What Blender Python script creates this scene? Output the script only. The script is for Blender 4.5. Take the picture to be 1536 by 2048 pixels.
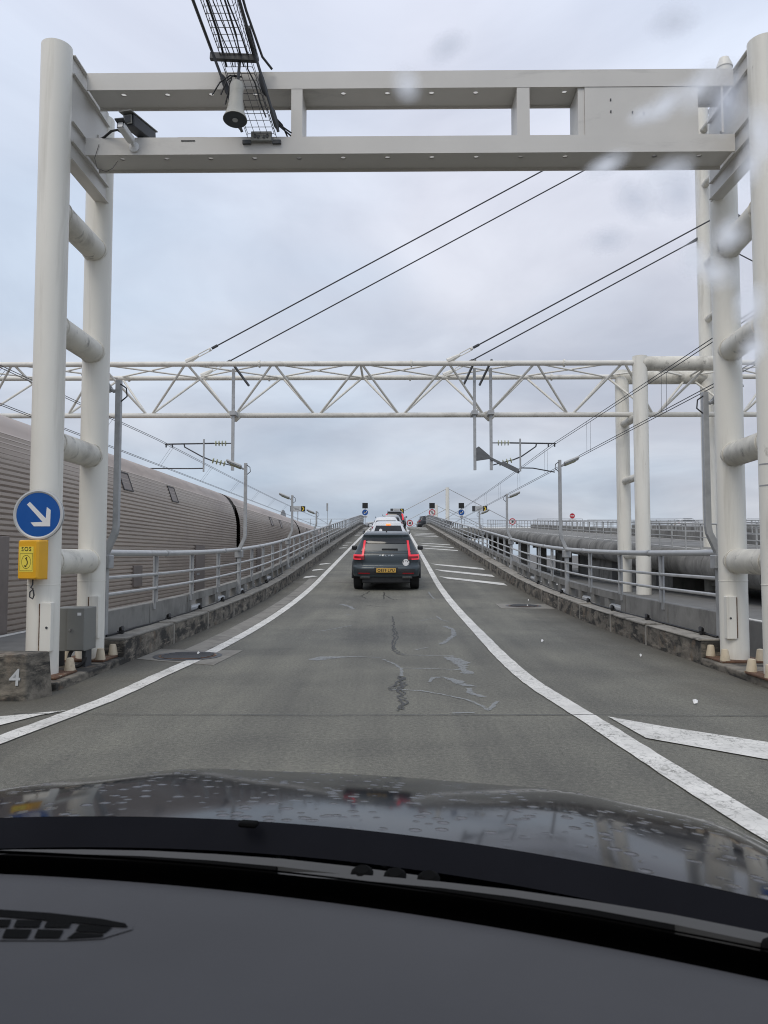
import bpy, bmesh, math, random
from mathutils import Vector, Matrix

random.seed(11)
R = math.radians
for _o in list(bpy.data.objects):
    bpy.data.objects.remove(_o)
scene = bpy.context.scene
COL = scene.collection

# ------------------------------------------------------------------ camera
EYE = 1.26
cam_d = bpy.data.cameras.new('camera')
cam_d.sensor_fit = 'VERTICAL'
cam_d.sensor_height = 36.0
cam_d.lens = 36.0 * 1540 / 2048
cam_d.clip_start = 0.02
cam_d.clip_end = 6000
cam_d.dof.use_dof = True
cam_d.dof.focus_distance = 16.0
cam_d.dof.aperture_fstop = 11.0
cam = bpy.data.objects.new('camera', cam_d)
cam.location = (0, 0, EYE)
cam.rotation_euler = (R(90 + 3.196), 0, R(0.669))
COL.objects.link(cam)
scene.camera = cam

# ------------------------------------------------------------------ sky
SUN_EL, SUN_AZ = 52, 205          # soft light from high behind the camera
world = bpy.data.worlds.new('World')
scene.world = world
world.use_nodes = True
wt = world.node_tree
wt.nodes.clear()
wn = wt.nodes.new
wl = wt.links.new
w_out = wn('ShaderNodeOutputWorld')
w_bg = wn('ShaderNodeBackground')
wl(w_bg.outputs[0], w_out.inputs[0])
w_tc = wn('ShaderNodeTexCoord')
w_sep = wn('ShaderNodeSeparateXYZ')
wl(w_tc.outputs['Generated'], w_sep.inputs[0])


def wmath(op, a, b=None, clamp=False):
    n = wn('ShaderNodeMath')
    n.operation = op
    n.use_clamp = clamp
    for i, v in enumerate((a, b)):
        if v is None:
            continue
        if isinstance(v, (int, float)):
            n.inputs[i].default_value = v
        else:
            wl(v, n.inputs[i])
    return n.outputs[0]


w_z = wmath('MAXIMUM', w_sep.outputs[2], 0.0)
w_d = wmath('ADD', w_z, 0.22)
w_px = wmath('DIVIDE', w_sep.outputs[0], w_d)
w_py = wmath('DIVIDE', w_sep.outputs[1], w_d)
w_cmb = wn('ShaderNodeCombineXYZ')
wl(w_px, w_cmb.inputs[0])
wl(w_py, w_cmb.inputs[1])


def wnoise(scale, detail, rough, dist, seed):
    n = wn('ShaderNodeTexNoise')
    n.noise_dimensions = '3D'
    m = wn('ShaderNodeMapping')
    m.inputs['Location'].default_value = (seed, seed * 0.7, seed * 1.3)
    wl(w_cmb.outputs[0], m.inputs[0])
    wl(m.outputs[0], n.inputs['Vector'])
    n.inputs['Scale'].default_value = scale
    n.inputs['Detail'].default_value = detail
    n.inputs['Roughness'].default_value = rough
    n.inputs['Distortion'].default_value = dist
    return n.outputs[0]


w_n1 = wnoise(1.5, 6, 0.52, 0.5, 3.1)
w_n2 = wnoise(0.7, 3, 0.5, 0.2, 9.4)
w_ramp = wn('ShaderNodeValToRGB')
wl(w_n1, w_ramp.inputs[0])
e = w_ramp.color_ramp.elements
e[0].position, e[0].color = 0.33, (0.545, 0.580, 0.680, 1)
e[1].position, e[1].color = 0.67, (0.765, 0.805, 0.905, 1)
w_ramp2 = wn('ShaderNodeValToRGB')
wl(w_n2, w_ramp2.inputs[0])
e = w_ramp2.color_ramp.elements
e[0].position, e[0].color = 0.36, (0.92, 1.00, 1.06, 1)
e[1].position, e[1].color = 0.64, (1.02, 1.00, 1.00, 1)
w_mul = wn('ShaderNodeMix')
w_mul.data_type = 'RGBA'
w_mul.blend_type = 'MULTIPLY'
w_mul.inputs[0].default_value = 1.0
wl(w_ramp.outputs[0], w_mul.inputs[6])
wl(w_ramp2.outputs[0], w_mul.inputs[7])
# an overcast sky is brighter overhead than at the horizon
w_grad = wn('ShaderNodeValToRGB')
wl(w_z, w_grad.inputs[0])
e = w_grad.color_ramp.elements
e[0].position, e[0].color = 0.0, (0.80, 0.805, 0.785, 1)
e[1].position, e[1].color = 0.62, (1.20, 1.19, 1.20, 1)
w_mul2 = wn('ShaderNodeMix')
w_mul2.data_type = 'RGBA'
w_mul2.blend_type = 'MULTIPLY'
w_mul2.inputs[0].default_value = 1.0
wl(w_mul.outputs[2], w_mul2.inputs[6])
wl(w_grad.outputs[0], w_mul2.inputs[7])
w_sky = wn('ShaderNodeTexSky')
w_sky.sky_type = 'NISHITA'
w_sky.sun_disc = False
w_sky.sun_elevation = R(SUN_EL)
w_sky.sun_rotation = R(SUN_AZ)
w_add = wn('ShaderNodeMix')
w_add.data_type = 'RGBA'
w_add.blend_type = 'ADD'
w_add.inputs[0].default_value = 0.004
wl(w_mul2.outputs[2], w_add.inputs[6])
wl(w_sky.outputs[0], w_add.inputs[7])
wl(w_add.outputs[2], w_bg.inputs[0])
w_bg.inputs[1].default_value = 1.0

# ------------------------------------------------------------------ sun behind the cloud
sun_d = bpy.data.lights.new('sun', 'SUN')
sun_d.energy = 1.15
sun_d.angle = R(28)
sun_d.color = (1.0, 0.93, 0.82)
sun = bpy.data.objects.new('sun', sun_d)
az = R(SUN_AZ)
sdir = Vector((math.sin(az) * math.cos(R(SUN_EL)), math.cos(az) * math.cos(R(SUN_EL)), math.sin(R(SUN_EL))))
sun.rotation_euler = sdir.to_track_quat('Z', 'Y').to_euler()
sun.location = (0, 0, 60)
COL.objects.link(sun)

vs = scene.view_settings
vs.view_transform = 'Standard'
vs.look = 'None'
vs.exposure = 0.0
vs.gamma = 1.0
scene.cycles.use_denoising = True
scene.cycles.filter_width = 1.05
scene.cycles.max_bounces = 8
scene.cycles.transparent_max_bounces = 16

# ------------------------------------------------------------------ materials
MATS = {}


def _mk(name):
    m = bpy.data.materials.new(name)
    m.use_nodes = True
    nt = m.node_tree
    nt.nodes.clear()
    out = nt.nodes.new('ShaderNodeOutputMaterial')
    bs = nt.nodes.new('ShaderNodeBsdfPrincipled')
    nt.links.new(bs.outputs[0], out.inputs[0])
    MATS[name] = m
    return m, nt, bs, out


def c4(c, k=1.0):
    return (c[0] * k, c[1] * k, c[2] * k, 1)


def pos_node(nt, coords, stretch):
    if coords == 'world':
        g = nt.nodes.new('ShaderNodeNewGeometry')
        src = g.outputs['Position']
    else:
        g = nt.nodes.new('ShaderNodeTexCoord')
        src = g.outputs['Object']
    mp = nt.nodes.new('ShaderNodeMapping')
    mp.inputs['Scale'].default_value = stretch
    nt.links.new(src, mp.inputs[0])
    return mp.outputs[0], src


def noise_node(nt, vec, scale, detail=5, rough=0.6, dist=0.0):
    n = nt.nodes.new('ShaderNodeTexNoise')
    n.inputs['Scale'].default_value = scale
    n.inputs['Detail'].default_value = detail
    n.inputs['Roughness'].default_value = rough
    n.inputs['Distortion'].default_value = dist
    nt.links.new(vec, n.inputs['Vector'])
    return n.outputs[0]


def ramp_node(nt, fac, stops):
    r = nt.nodes.new('ShaderNodeValToRGB')
    els = r.color_ramp.elements
    els[0].position, els[0].color = stops[0]
    els[1].position, els[1].color = stops[-1]
    for p, c in stops[1:-1]:
        el = els.new(p)
        el.color = c
    nt.links.new(fac, r.inputs[0])
    return r.outputs[0]


def mix_node(nt, fac, a, b, blend='MIX'):
    n = nt.nodes.new('ShaderNodeMix')
    n.data_type = 'RGBA'
    n.blend_type = blend
    for sock, v in ((n.inputs[0], fac), (n.inputs[6], a), (n.inputs[7], b)):
        if isinstance(v, (int, float)):
            sock.default_value = v
        elif isinstance(v, tuple):
            sock.default_value = v
        else:
            nt.links.new(v, sock)
    return n.outputs[2]


def W(v):
    return (v, v, v, 1)


def mat(name, col, rough=0.6, metal=0.0, var=0.12, scale=5.0, stretch=(1, 1, 1), dirts=(), bump=0.0, bscale=60.0,
        spec=0.5, coat=0.0, coords='world', rvar=0.1):
    """Weathered surface: base colour varied by noise, layers of dirt (colour, scale, low, high, stretch), fine relief."""
    m, nt, bs, out = _mk(name)
    vec, src = pos_node(nt, coords, stretch)
    n1 = noise_node(nt, vec, scale, 6, 0.6)
    c = ramp_node(nt, n1, [(0.28, c4(col, 1 - var)), (0.72, c4(col, 1 + var))])
    for dc, ds, lo, hi, dst in dirts:
        v2, _ = pos_node(nt, coords, dst)
        nn = noise_node(nt, v2, ds, 7, 0.65, 0.3)
        f = ramp_node(nt, nn, [(lo, W(0)), (hi, W(1))])
        c = mix_node(nt, f, c, c4(dc))
    nt.links.new(c, bs.inputs['Base Color'])
    rr = ramp_node(nt, n1, [(0.2, W(max(0.02, rough - rvar))), (0.8, W(min(1, rough + rvar)))])
    nt.links.new(rr, bs.inputs['Roughness'])
    bs.inputs['Metallic'].default_value = metal
    bs.inputs['Specular IOR Level'].default_value = spec
    bs.inputs['Coat Weight'].default_value = coat
    bs.inputs['Coat Roughness'].default_value = 0.06
    if bump:
        b = nt.nodes.new('ShaderNodeBump')
        b.inputs['Strength'].default_value = bump
        b.inputs['Distance'].default_value = 0.01
        nt.links.new(noise_node(nt, src, bscale, 4, 0.6), b.inputs['Height'])
        nt.links.new(b.outputs[0], bs.inputs['Normal'])
    return m


def mat_emit(name, col, strength, base=None):
    m, nt, bs, out = _mk(name)
    bs.inputs['Base Color'].default_value = c4(base or col)
    bs.inputs['Emission Color'].default_value = c4(col)
    bs.inputs['Emission Strength'].default_value = strength
    bs.inputs['Roughness'].default_value = 0.25
    return m


def mat_glass_dark(name, col=(0.012, 0.014, 0.016), rough=0.06):
    m, nt, bs, out = _mk(name)
    bs.inputs['Base Color'].default_value = c4(col)
    bs.inputs['Roughness'].default_value = rough
    bs.inputs['Specular IOR Level'].default_value = 0.6
    return m


def mat_asphalt(name, base):
    m, nt, bs, out = _mk(name)
    vec, src = pos_node(nt, 'world', (1, 1, 1))
    agg = noise_node(nt, src, 150, 3, 0.7)
    mid = noise_node(nt, src, 34, 4, 0.75)
    c = ramp_node(nt, agg, [(0.30, c4(base, 0.45)), (0.50, c4(base, 1.0)), (0.72, c4(base, 1.85))])
    c = mix_node(nt, 1.0, c, ramp_node(nt, mid, [(0.30, (0.62, 0.62, 0.62, 1)), (0.50, (1, 1, 1, 1)), (0.70, (1.42, 1.41, 1.38, 1))]), 'MULTIPLY')
    fleck = nt.nodes.new('ShaderNodeTexVoronoi')
    fleck.inputs['Scale'].default_value = 70
    nt.links.new(src, fleck.inputs['Vector'])
    ff = ramp_node(nt, fleck.outputs['Distance'], [(0.06, W(1)), (0.13, W(0))])
    fsel = ramp_node(nt, noise_node(nt, src, 9.0, 3, 0.6), [(0.52, W(0)), (0.62, W(0.55))])
    c = mix_node(nt, mix_node(nt, 1.0, ff, fsel, 'MULTIPLY'), c, c4((0.27, 0.26, 0.24)))
    big = noise_node(nt, src, 0.45, 6, 0.6, 0.4)
    c = mix_node(nt, 1.0, c, ramp_node(nt, big, [(0.3, (0.70, 0.70, 0.71, 1)), (0.7, (1.24, 1.23, 1.18, 1))]), 'MULTIPLY')
    # long streaks worn by tyres along the lane
    v3, _ = pos_node(nt, 'world', (2.2, 0.12, 1))
    st = noise_node(nt, v3, 1.2, 4, 0.6)
    c = mix_node(nt, 1.0, c, ramp_node(nt, st, [(0.3, (0.84, 0.84, 0.85, 1)), (0.7, (1.15, 1.15, 1.13, 1))]), 'MULTIPLY')
    # grime swept up against the kerbs
    sp = nt.nodes.new('ShaderNodeSeparateXYZ')
    nt.links.new(src, sp.inputs[0])
    ad = nt.nodes.new('ShaderNodeMath')
    ad.operation = 'ADD'
    ad.inputs[1].default_value = -0.2
    nt.links.new(sp.outputs[0], ad.inputs[0])
    ab = nt.nodes.new('ShaderNodeMath')
    ab.operation = 'ABSOLUTE'
    nt.links.new(ad.outputs[0], ab.inputs[0])
    nz = nt.nodes.new('ShaderNodeMath')
    nz.operation = 'MULTIPLY_ADD'
    nt.links.new(noise_node(nt, src, 1.1, 5, 0.6, 0.6), nz.inputs[0])
    nz.inputs[1].default_value = 1.6
    nt.links.new(ab.outputs[0], nz.inputs[2])
    gf = ramp_node(nt, nz.outputs[0], [(0.0, W(0)), (1.0, W(1))])
    mr = nt.nodes.new('ShaderNodeMapRange')
    mr.inputs['From Min'].default_value = 3.1
    mr.inputs['From Max'].default_value = 4.1
    mr.inputs['To Max'].default_value = 0.62
    nt.links.new(nz.outputs[0], mr.inputs['Value'])
    c = mix_node(nt, mr.outputs[0], c, (0.078, 0.069, 0.054, 1))
    nt.links.new(c, bs.inputs['Base Color'])
    bs.inputs['Roughness'].default_value = 0.82
    bs.inputs['Specular IOR Level'].default_value = 0.35
    b = nt.nodes.new('ShaderNodeBump')
    b.inputs['Strength'].default_value = 0.5
    b.inputs['Distance'].default_value = 0.006
    nt.links.new(agg, b.inputs['Height'])
    nt.links.new(b.outputs[0], bs.inputs['Normal'])
    return m


def mat_paint_line(name, col, under):
    """Road paint worn through to the asphalt in cracks and flakes."""
    m, nt, bs, out = _mk(name)
    vec, src = pos_node(nt, 'world', (1, 1, 1))
    n1 = noise_node(nt, src, 26, 6, 0.7, 0.8)
    wear = ramp_node(nt, n1, [(0.40, W(1)), (0.47, W(0))])
    wsel = ramp_node(nt, noise_node(nt, src, 2.3, 4, 0.6), [(0.38, W(0.15)), (0.66, W(1))])
    n2 = noise_node(nt, src, 3, 5, 0.6)
    c = ramp_node(nt, n2, [(0.3, c4(col, 0.78)), (0.7, c4(col, 1.05))])
    c = mix_node(nt, mix_node(nt, 1.0, wear, wsel, 'MULTIPLY'), c, c4(under))
    cr = nt.nodes.new('ShaderNodeTexVoronoi')
    cr.feature = 'DISTANCE_TO_EDGE'
    cr.inputs['Scale'].default_value = 13
    nt.links.new(src, cr.inputs['Vector'])
    cf = ramp_node(nt, cr.outputs['Distance'], [(0.012, W(0.6)), (0.035, W(0))])
    c = mix_node(nt, mix_node(nt, 1.0, cf, wsel, 'MULTIPLY'), c, c4(under, 1.5))
    nt.links.new(c, bs.inputs['Base Color'])
    bs.inputs['Roughness'].default_value = 0.7
    return m


def mat_stain(name, col, amount, scale=9.0):
    """Thin irregular film on the road (salt, sealant), patchy so the asphalt shows through."""
    m, nt, bs, out = _mk(name)
    vec, src = pos_node(nt, 'world', (1, 1, 1))
    bs.inputs['Base Color'].default_value = c4(col)
    bs.inputs['Roughness'].default_value = 0.55
    n1 = noise_node(nt, src, scale, 6, 0.7, 0.5)
    a = ramp_node(nt, n1, [(0.30, W(0)), (0.48, W(amount))])
    nt.links.new(a, bs.inputs['Alpha'])
    return m


ASPH = (0.148, 0.144, 0.124)
mat_asphalt('asphalt', ASPH)
mat_paint_line('road_paint', (0.72, 0.70, 0.65), ASPH)
mat_stain('salt_film', (0.34, 0.355, 0.36), 0.52, 14)
mat_stain('tar', (0.040, 0.040, 0.038), 0.68, 11)
N1 = (1, 1, 1)
VST = (1.6, 1.6, 0.12)
mat('white_steel', (0.80, 0.775, 0.70), 0.42, var=0.05, scale=2.0, stretch=(1, 1, 0.35),
    dirts=[((0.46, 0.43, 0.365), 2.6, 0.54, 0.86, VST), ((0.22, 0.19, 0.15), 5.0, 0.67, 0.80, (1, 1, 0.4))], bump=0.05, bscale=25)
mat('grimy_steel', (0.70, 0.67, 0.59), 0.5, var=0.1, scale=3,
    dirts=[((0.30, 0.28, 0.24), 1.6, 0.48, 0.76, N1), ((0.10, 0.095, 0.085), 4.2, 0.58, 0.74, N1)])
mat('gantry_beam_paint', (0.62, 0.602, 0.565), 0.45, var=0.05, scale=1.5,
    dirts=[((0.33, 0.32, 0.30), 1.2, 0.60, 0.90, (0.6, 2, 2)), ((0.12, 0.11, 0.10), 4.0, 0.70, 0.78, (1, 1.5, 1))])
mat('truss_steel', (0.74, 0.715, 0.65), 0.45, var=0.08, scale=2,
    dirts=[((0.36, 0.33, 0.28), 1.5, 0.55, 0.85, N1)])
mat('galvanised', (0.40, 0.405, 0.405), 0.45, metal=0.35, var=0.12, scale=8, dirts=[((0.24, 0.245, 0.25), 3, 0.55, 0.8, N1)])
mat('rail_steel', (0.47, 0.472, 0.465), 0.4, metal=0.3, var=0.12, scale=6, dirts=[((0.22, 0.21, 0.19), 4, 0.60, 0.80, N1)])
mat('dark_steel', (0.060, 0.063, 0.068), 0.5, metal=0.2, var=0.25, scale=9)
mat('black_rubber', (0.018, 0.018, 0.019), 0.6, var=0.2, scale=14)
mat('wire', (0.055, 0.055, 0.06), 0.5, metal=0.3)
mat('concrete', (0.235, 0.228, 0.210), 0.85, var=0.16, scale=4,
    dirts=[((0.085, 0.080, 0.072), 1.6, 0.48, 0.72, (1, 1, 0.6)), ((0.33, 0.31, 0.28), 3.4, 0.64, 0.78, (1, 1, 0.25))], bump=0.35, bscale=45)
mat('kerb_concrete', (0.180, 0.160, 0.130), 0.9, var=0.35, scale=9,
    dirts=[((0.036, 0.034, 0.030), 2.6, 0.44, 0.58, (1, 1, 2.2)), ((0.34, 0.295, 0.235), 4.6, 0.56, 0.70, (0.5, 0.5, 2.2)),
           ((0.19, 0.135, 0.090), 3.1, 0.56, 0.76, N1)], bump=0.7, bscale=38)
mat('kerb_joint', (0.30, 0.28, 0.245), 0.9, var=0.25, scale=9, dirts=[((0.08, 0.075, 0.065), 5, 0.52, 0.7, N1)], bump=0.4)
mat('slab_concrete', (0.225, 0.212, 0.185), 0.88, var=0.18, scale=6, dirts=[((0.11, 0.10, 0.088), 2.5, 0.5, 0.72, N1)], bump=0.3)
mat('deck_concrete', (0.215, 0.208, 0.192), 0.88, var=0.2, scale=1.5,
    dirts=[((0.085, 0.082, 0.075), 0.7, 0.44, 0.68, (1, 1, 0.5)), ((0.36, 0.35, 0.33), 1.3, 0.62, 0.72, (0.4, 3, 0.35))], bump=0.2, bscale=14)
mat('ballast', (0.13, 0.122, 0.11), 0.95, var=0.4, scale=18, bump=0.8, bscale=30)
mat('platform_paving', (0.15, 0.147, 0.138), 0.88, var=0.2, scale=2.5, bump=0.2)
mat('rusty', (0.12, 0.062, 0.036), 0.85, var=0.4, scale=14, dirts=[((0.33, 0.28, 0.20), 9, 0.56, 0.66, N1)], bump=0.6)
mat('bolt_cap_plastic', (0.62, 0.53, 0.39), 0.55, var=0.1, scale=12, dirts=[((0.33, 0.26, 0.17), 6, 0.58, 0.78, N1)])
mat('cabinet_paint', (0.205, 0.205, 0.188), 0.5, var=0.06, scale=5, dirts=[((0.12, 0.115, 0.10), 3, 0.6, 0.85, (1, 1, 0.3))])
mat('sign_blue', (0.004, 0.082, 0.33), 0.35, var=0.04)
mat('sign_red', (0.52, 0.015, 0.03), 0.35, var=0.04)
mat('sign_white', (0.74, 0.74, 0.73), 0.4, var=0.04)
mat('sign_grey', (0.50, 0.51, 0.51), 0.4, var=0.06)
mat('print_black', (0.012, 0.012, 0.012), 0.5, var=0.05)
mat('sos_yellow', (0.80, 0.42, 0.025), 0.38, var=0.05, scale=6, dirts=[((0.45, 0.23, 0.03), 3, 0.62, 0.85, (1, 1, 0.4))])
mat('sticker_yellow', (0.86, 0.70, 0.10), 0.4, var=0.03)
mat('chevron_yellow', (0.85, 0.60, 0.03), 0.4, var=0.03)
mat('horn_plastic', (0.46, 0.45, 0.40), 0.5, var=0.08, scale=8, dirts=[((0.28, 0.26, 0.18), 5, 0.55, 0.8, N1)])
mat('horn_mouth', (0.055, 0.065, 0.075), 0.5)
mat('insulator_glass', (0.42, 0.43, 0.25), 0.2, var=0.1)
mat('truss_fitting', (0.13, 0.135, 0.14), 0.5, metal=0.2, var=0.2, scale=6)
mat('train_side', (0.49, 0.42, 0.355), 0.42, metal=0.4, var=0.10, scale=0.7, stretch=(1, 0.25, 1),
    dirts=[((0.35, 0.285, 0.248), 0.42, 0.46, 0.74, (1, 0.3, 0.8)), ((0.26, 0.225, 0.192), 0.9, 0.57, 0.84, (1, 0.12, 1.4)),
           ((0.52, 0.50, 0.47), 2.0, 0.64, 0.80, (1, 0.1, 2.5))], bump=0.08, bscale=8)
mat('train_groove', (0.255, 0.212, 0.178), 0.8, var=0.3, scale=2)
mat('far_rail', (0.42, 0.42, 0.41), 0.5, metal=0.2, var=0.15, scale=4)
mat('train_roof', (0.41, 0.338, 0.288), 0.5, metal=0.3, var=0.12, scale=0.8, dirts=[((0.19, 0.155, 0.13), 0.7, 0.48, 0.8, (1, 0.3, 1))])
mat('train_dark', (0.045, 0.043, 0.042), 0.6, var=0.2)
mat('train_hatch', (0.22, 0.185, 0.165), 0.5, metal=0.3, var=0.15, scale=5)
mat('tyre', (0.020, 0.020, 0.021), 0.8, var=0.2, coords='obj')
mat('alloy', (0.35, 0.35, 0.36), 0.35, metal=0.8, coords='obj')
mat('car_black_trim', (0.016, 0.017, 0.019), 0.55, var=0.1, coords='obj')
mat('chrome', (0.62, 0.63, 0.64), 0.15, metal=1.0, coords='obj')
mat_glass_dark('car_glass')
mat_glass_dark('rear_glass', (0.075, 0.085, 0.090), 0.35)
mat('paint_graphite', (0.036, 0.050, 0.058), 0.38, metal=0.25, var=0.06, coat=0.3, scale=4, coords='obj')
mat('paint_white', (0.74, 0.75, 0.76), 0.3, var=0.02, coat=0.5, coords='obj')
mat('paint_dark', (0.030, 0.032, 0.036), 0.3, metal=0.3, var=0.05, coat=0.5, coords='obj')
mat('paint_silver', (0.36, 0.37, 0.38), 0.35, metal=0.5, var=0.04, coat=0.4, coords='obj')
mat_emit('tail_red', (1.0, 0.045, 0.075), 0.44, (0.45, 0.02, 0.035))
mat_emit('tail_red_dim', (0.5, 0.01, 0.02), 0.05, (0.17, 0.008, 0.012))
mat_emit('brake_orange', (1.0, 0.25, 0.06), 1.3)
mat('plate_yellow', (0.70, 0.43, 0.10), 0.4, var=0.03, coords='obj')


# ------------------------------------------------------------------ builders
def woff(o):
    v = Vector((0, 0, 0))
    while o is not None:
        v += o.location
        o = o.parent
    return v


def tag(o, label=None, cat=None, group=None, kind=None):
    for k, v in (('label', label), ('category', cat), ('group', group), ('kind', kind)):
        if v:
            o[k] = v
    return o


def thing(name, label, cat, loc=(0, 0, 0), group=None):
    o = bpy.data.objects.new(name, None)
    o.empty_display_size = 0.2
    o.location = loc
    COL.objects.link(o)
    return tag(o, label, cat, group)


def road(Y):
    A, B, s = 10.5, 24.5, 0.066
    if Y < A:
        return 0.0
    if Y < B:
        return s / (2 * (B - A)) * (Y - A) ** 2
    z = s * (Y - (A + B) / 2)
    if Y < 78:
        return z
    if Y < 92:
        return z - s / 28.0 * (Y - 78) ** 2
    return s * (85 - (A + B) / 2)


DECK = road(92)


class MB:
    def __init__(s):
        s.v, s.f = [], []

    def add(s, vs, fs):
        b = len(s.v)
        s.v += [tuple(p) for p in vs]
        s.f += [tuple(i + b for i in f) for f in fs]
        return s

    def box8(s, p):
        """p: bottom 4 (ccw) then top 4."""
        return s.add(p, [(3, 2, 1, 0), (4, 5, 6, 7), (0, 1, 5, 4), (1, 2, 6, 5), (2, 3, 7, 6), (3, 0, 4, 7)])

    def box(s, c, d, rot=None):
        x, y, z = d[0] / 2, d[1] / 2, d[2] / 2
        p = [Vector(q) for q in ((-x, -y, -z), (x, -y, -z), (x, y, -z), (-x, y, -z), (-x, -y, z), (x, -y, z), (x, y, z), (-x, y, z))]
        if rot is not None:
            p = [rot @ q for q in p]
        c = Vector(c)
        return s.box8([q + c for q in p])

    def bx(s, x0, x1, y0, y1, z0, z1):
        return s.box(((x0 + x1) / 2, (y0 + y1) / 2, (z0 + z1) / 2), (abs(x1 - x0), abs(y1 - y0), abs(z1 - z0)))

    def tube(s, path, r, n=8, cap=True):
        path = [Vector(p) for p in path]
        rs = r if isinstance(r, (list, tuple)) else [r] * len(path)
        rings = []
        up = None
        for i, p in enumerate(path):
            if i == 0:
                t = path[1] - p
            elif i == len(path) - 1:
                t = p - path[i - 1]
            else:
                t = (path[i + 1] - p).normalized() + (p - path[i - 1]).normalized()
            t.normalize()
            if up is None:
                up = Vector((0, 0, 1)) if abs(t.z) < 0.9 else Vector((0, 1, 0))
            a = t.cross(up)
            if a.length < 1e-6:
                a = t.cross(Vector((1, 0, 0)))
            a.normalize()
            b = a.cross(t).normalized()
            up = b
            rings.append([p + (a * math.cos(2 * math.pi * k / n + math.pi / n) + b * math.sin(2 * math.pi * k / n + math.pi / n)) * rs[i] for k in range(n)])
        vs = [q for g in rings for q in g]
        fs = []
        for i in range(len(rings) - 1):
            for k in range(n):
                k2 = (k + 1) % n
                fs.append((i * n + k, (i + 1) * n + k, (i + 1) * n + k2, i * n + k2))
        if cap:
            fs.append(tuple(range(n)))
            fs.append(tuple(reversed(range((len(rings) - 1) * n, len(rings) * n))))
        return s.add(vs, fs)

    def lathe(s, base, axis, prof, n=16):
        """prof: list of (distance along axis, radius)."""
        base, axis = Vector(base), Vector(axis).normalized()
        return s.tube([base + axis * d for d, _ in prof], [max(r, 1e-4) for _, r in prof], n)

    def prism(s, poly, fn, t):
        """poly: 2d points, fn(u, v, w) -> point; extruded from w=0 to w=t."""
        n = len(poly)
        vs = [fn(u, v, 0) for u, v in poly] + [fn(u, v, t) for u, v in poly]
        fs = [tuple(range(n)), tuple(reversed(range(n, 2 * n)))]
        fs += [(i, i + n, (i + 1) % n + n, (i + 1) % n) for i in range(n)]
        return s.add(vs, fs)

    def grid(s, rows, flip=False, loop=False):
        m = len(rows[0])
        vs = [p for r in rows for p in r]
        fs = []
        for i in range(len(rows) - 1):
            for k in range(m if loop else m - 1):
                k2 = (k + 1) % m
                q = (i * m + k, i * m + k2, (i + 1) * m + k2, (i + 1) * m + k)
                fs.append(tuple(reversed(q)) if flip else q)
        return s.add(vs, fs)

    def build(s, name, mt, parent=None, smooth=None, bevel=0.0, kind=None, label=None, fix=True):
        me = bpy.data.meshes.new(name)
        off = woff(parent)
        me.from_pydata([(p[0] - off.x, p[1] - off.y, p[2] - off.z) for p in s.v], [], s.f)
        me.validate()
        if fix:
            bm = bmesh.new()
            bm.from_mesh(me)
            bmesh.ops.recalc_face_normals(bm, faces=bm.faces)
            bm.to_mesh(me)
            bm.free()
        if smooth:
            me.polygons.foreach_set('use_smooth', [True] * len(me.polygons))
            me.set_sharp_from_angle(angle=R(smooth))
        me.materials.append(MATS[mt])
        o = bpy.data.objects.new(name, me)
        COL.objects.link(o)
        o.parent = parent
        if bevel:
            b = o.modifiers.new('bevel', 'BEVEL')
            b.width = bevel
            b.segments = 2
            b.limit_method = 'ANGLE'
        return tag(o, label, None, None, kind)


def text_part(name, body, size, fn, mt, parent, extrude=0.002, spacing=1.0, bold=0.0):
    """fn maps flat text coordinates (u, v, w) to the place where the lettering stands."""
    cu = bpy.data.curves.new('lettering', 'FONT')
    cu.body = body
    cu.size = size
    cu.align_x = 'CENTER'
    cu.align_y = 'CENTER'
    cu.extrude = extrude
    cu.space_character = spacing
    cu.offset = bold
    cu.resolution_u = 3
    to = bpy.data.objects.new('lettering', cu)
    COL.objects.link(to)
    dg = bpy.context.evaluated_depsgraph_get()
    me = bpy.data.meshes.new_from_object(to.evaluated_get(dg))
    bpy.data.objects.remove(to)
    off = woff(parent)
    for v in me.vertices:
        v.co = Vector(fn(v.co.x, v.co.y, v.co.z)) - off
    me.materials.clear()
    me.materials.append(MATS[mt])
    o = bpy.data.objects.new(name, me)
    COL.objects.link(o)
    o.parent = parent
    return o


def copy_tree(o, parent=None):
    c = o.copy()
    COL.objects.link(c)
    c.parent = parent
    for ch in [k for k in bpy.data.objects if k.parent == o]:
        copy_tree(ch, c)
    return c


def circle(r, n=32, cx=0, cy=0):
    return [(cx + r * math.cos(2 * math.pi * k / n), cy + r * math.sin(2 * math.pi * k / n)) for k in range(n)]


def face_cam(x, y, z):
    """flat design facing back down the road (-Y): u right, v up, w towards the viewer."""
    return lambda u, v, w: (x + u, y - w, z + v)


# ------------------------------------------------------------------ ground, road, platform
KL, KR = 3.13, 3.55
XS_L, XS_R = -KL - 0.45, KR + 0.45

b = MB()
b.add([(-3000, -1500, -1.25), (3000, -1500, -1.25), (3000, 4000, -1.25), (-3000, 4000, -1.25)], [(0, 1, 2, 3)])
tag(b.build('ground', 'ballast'), 'dark stony railway ground between platforms and ramps', None, None, 'structure')

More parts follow.
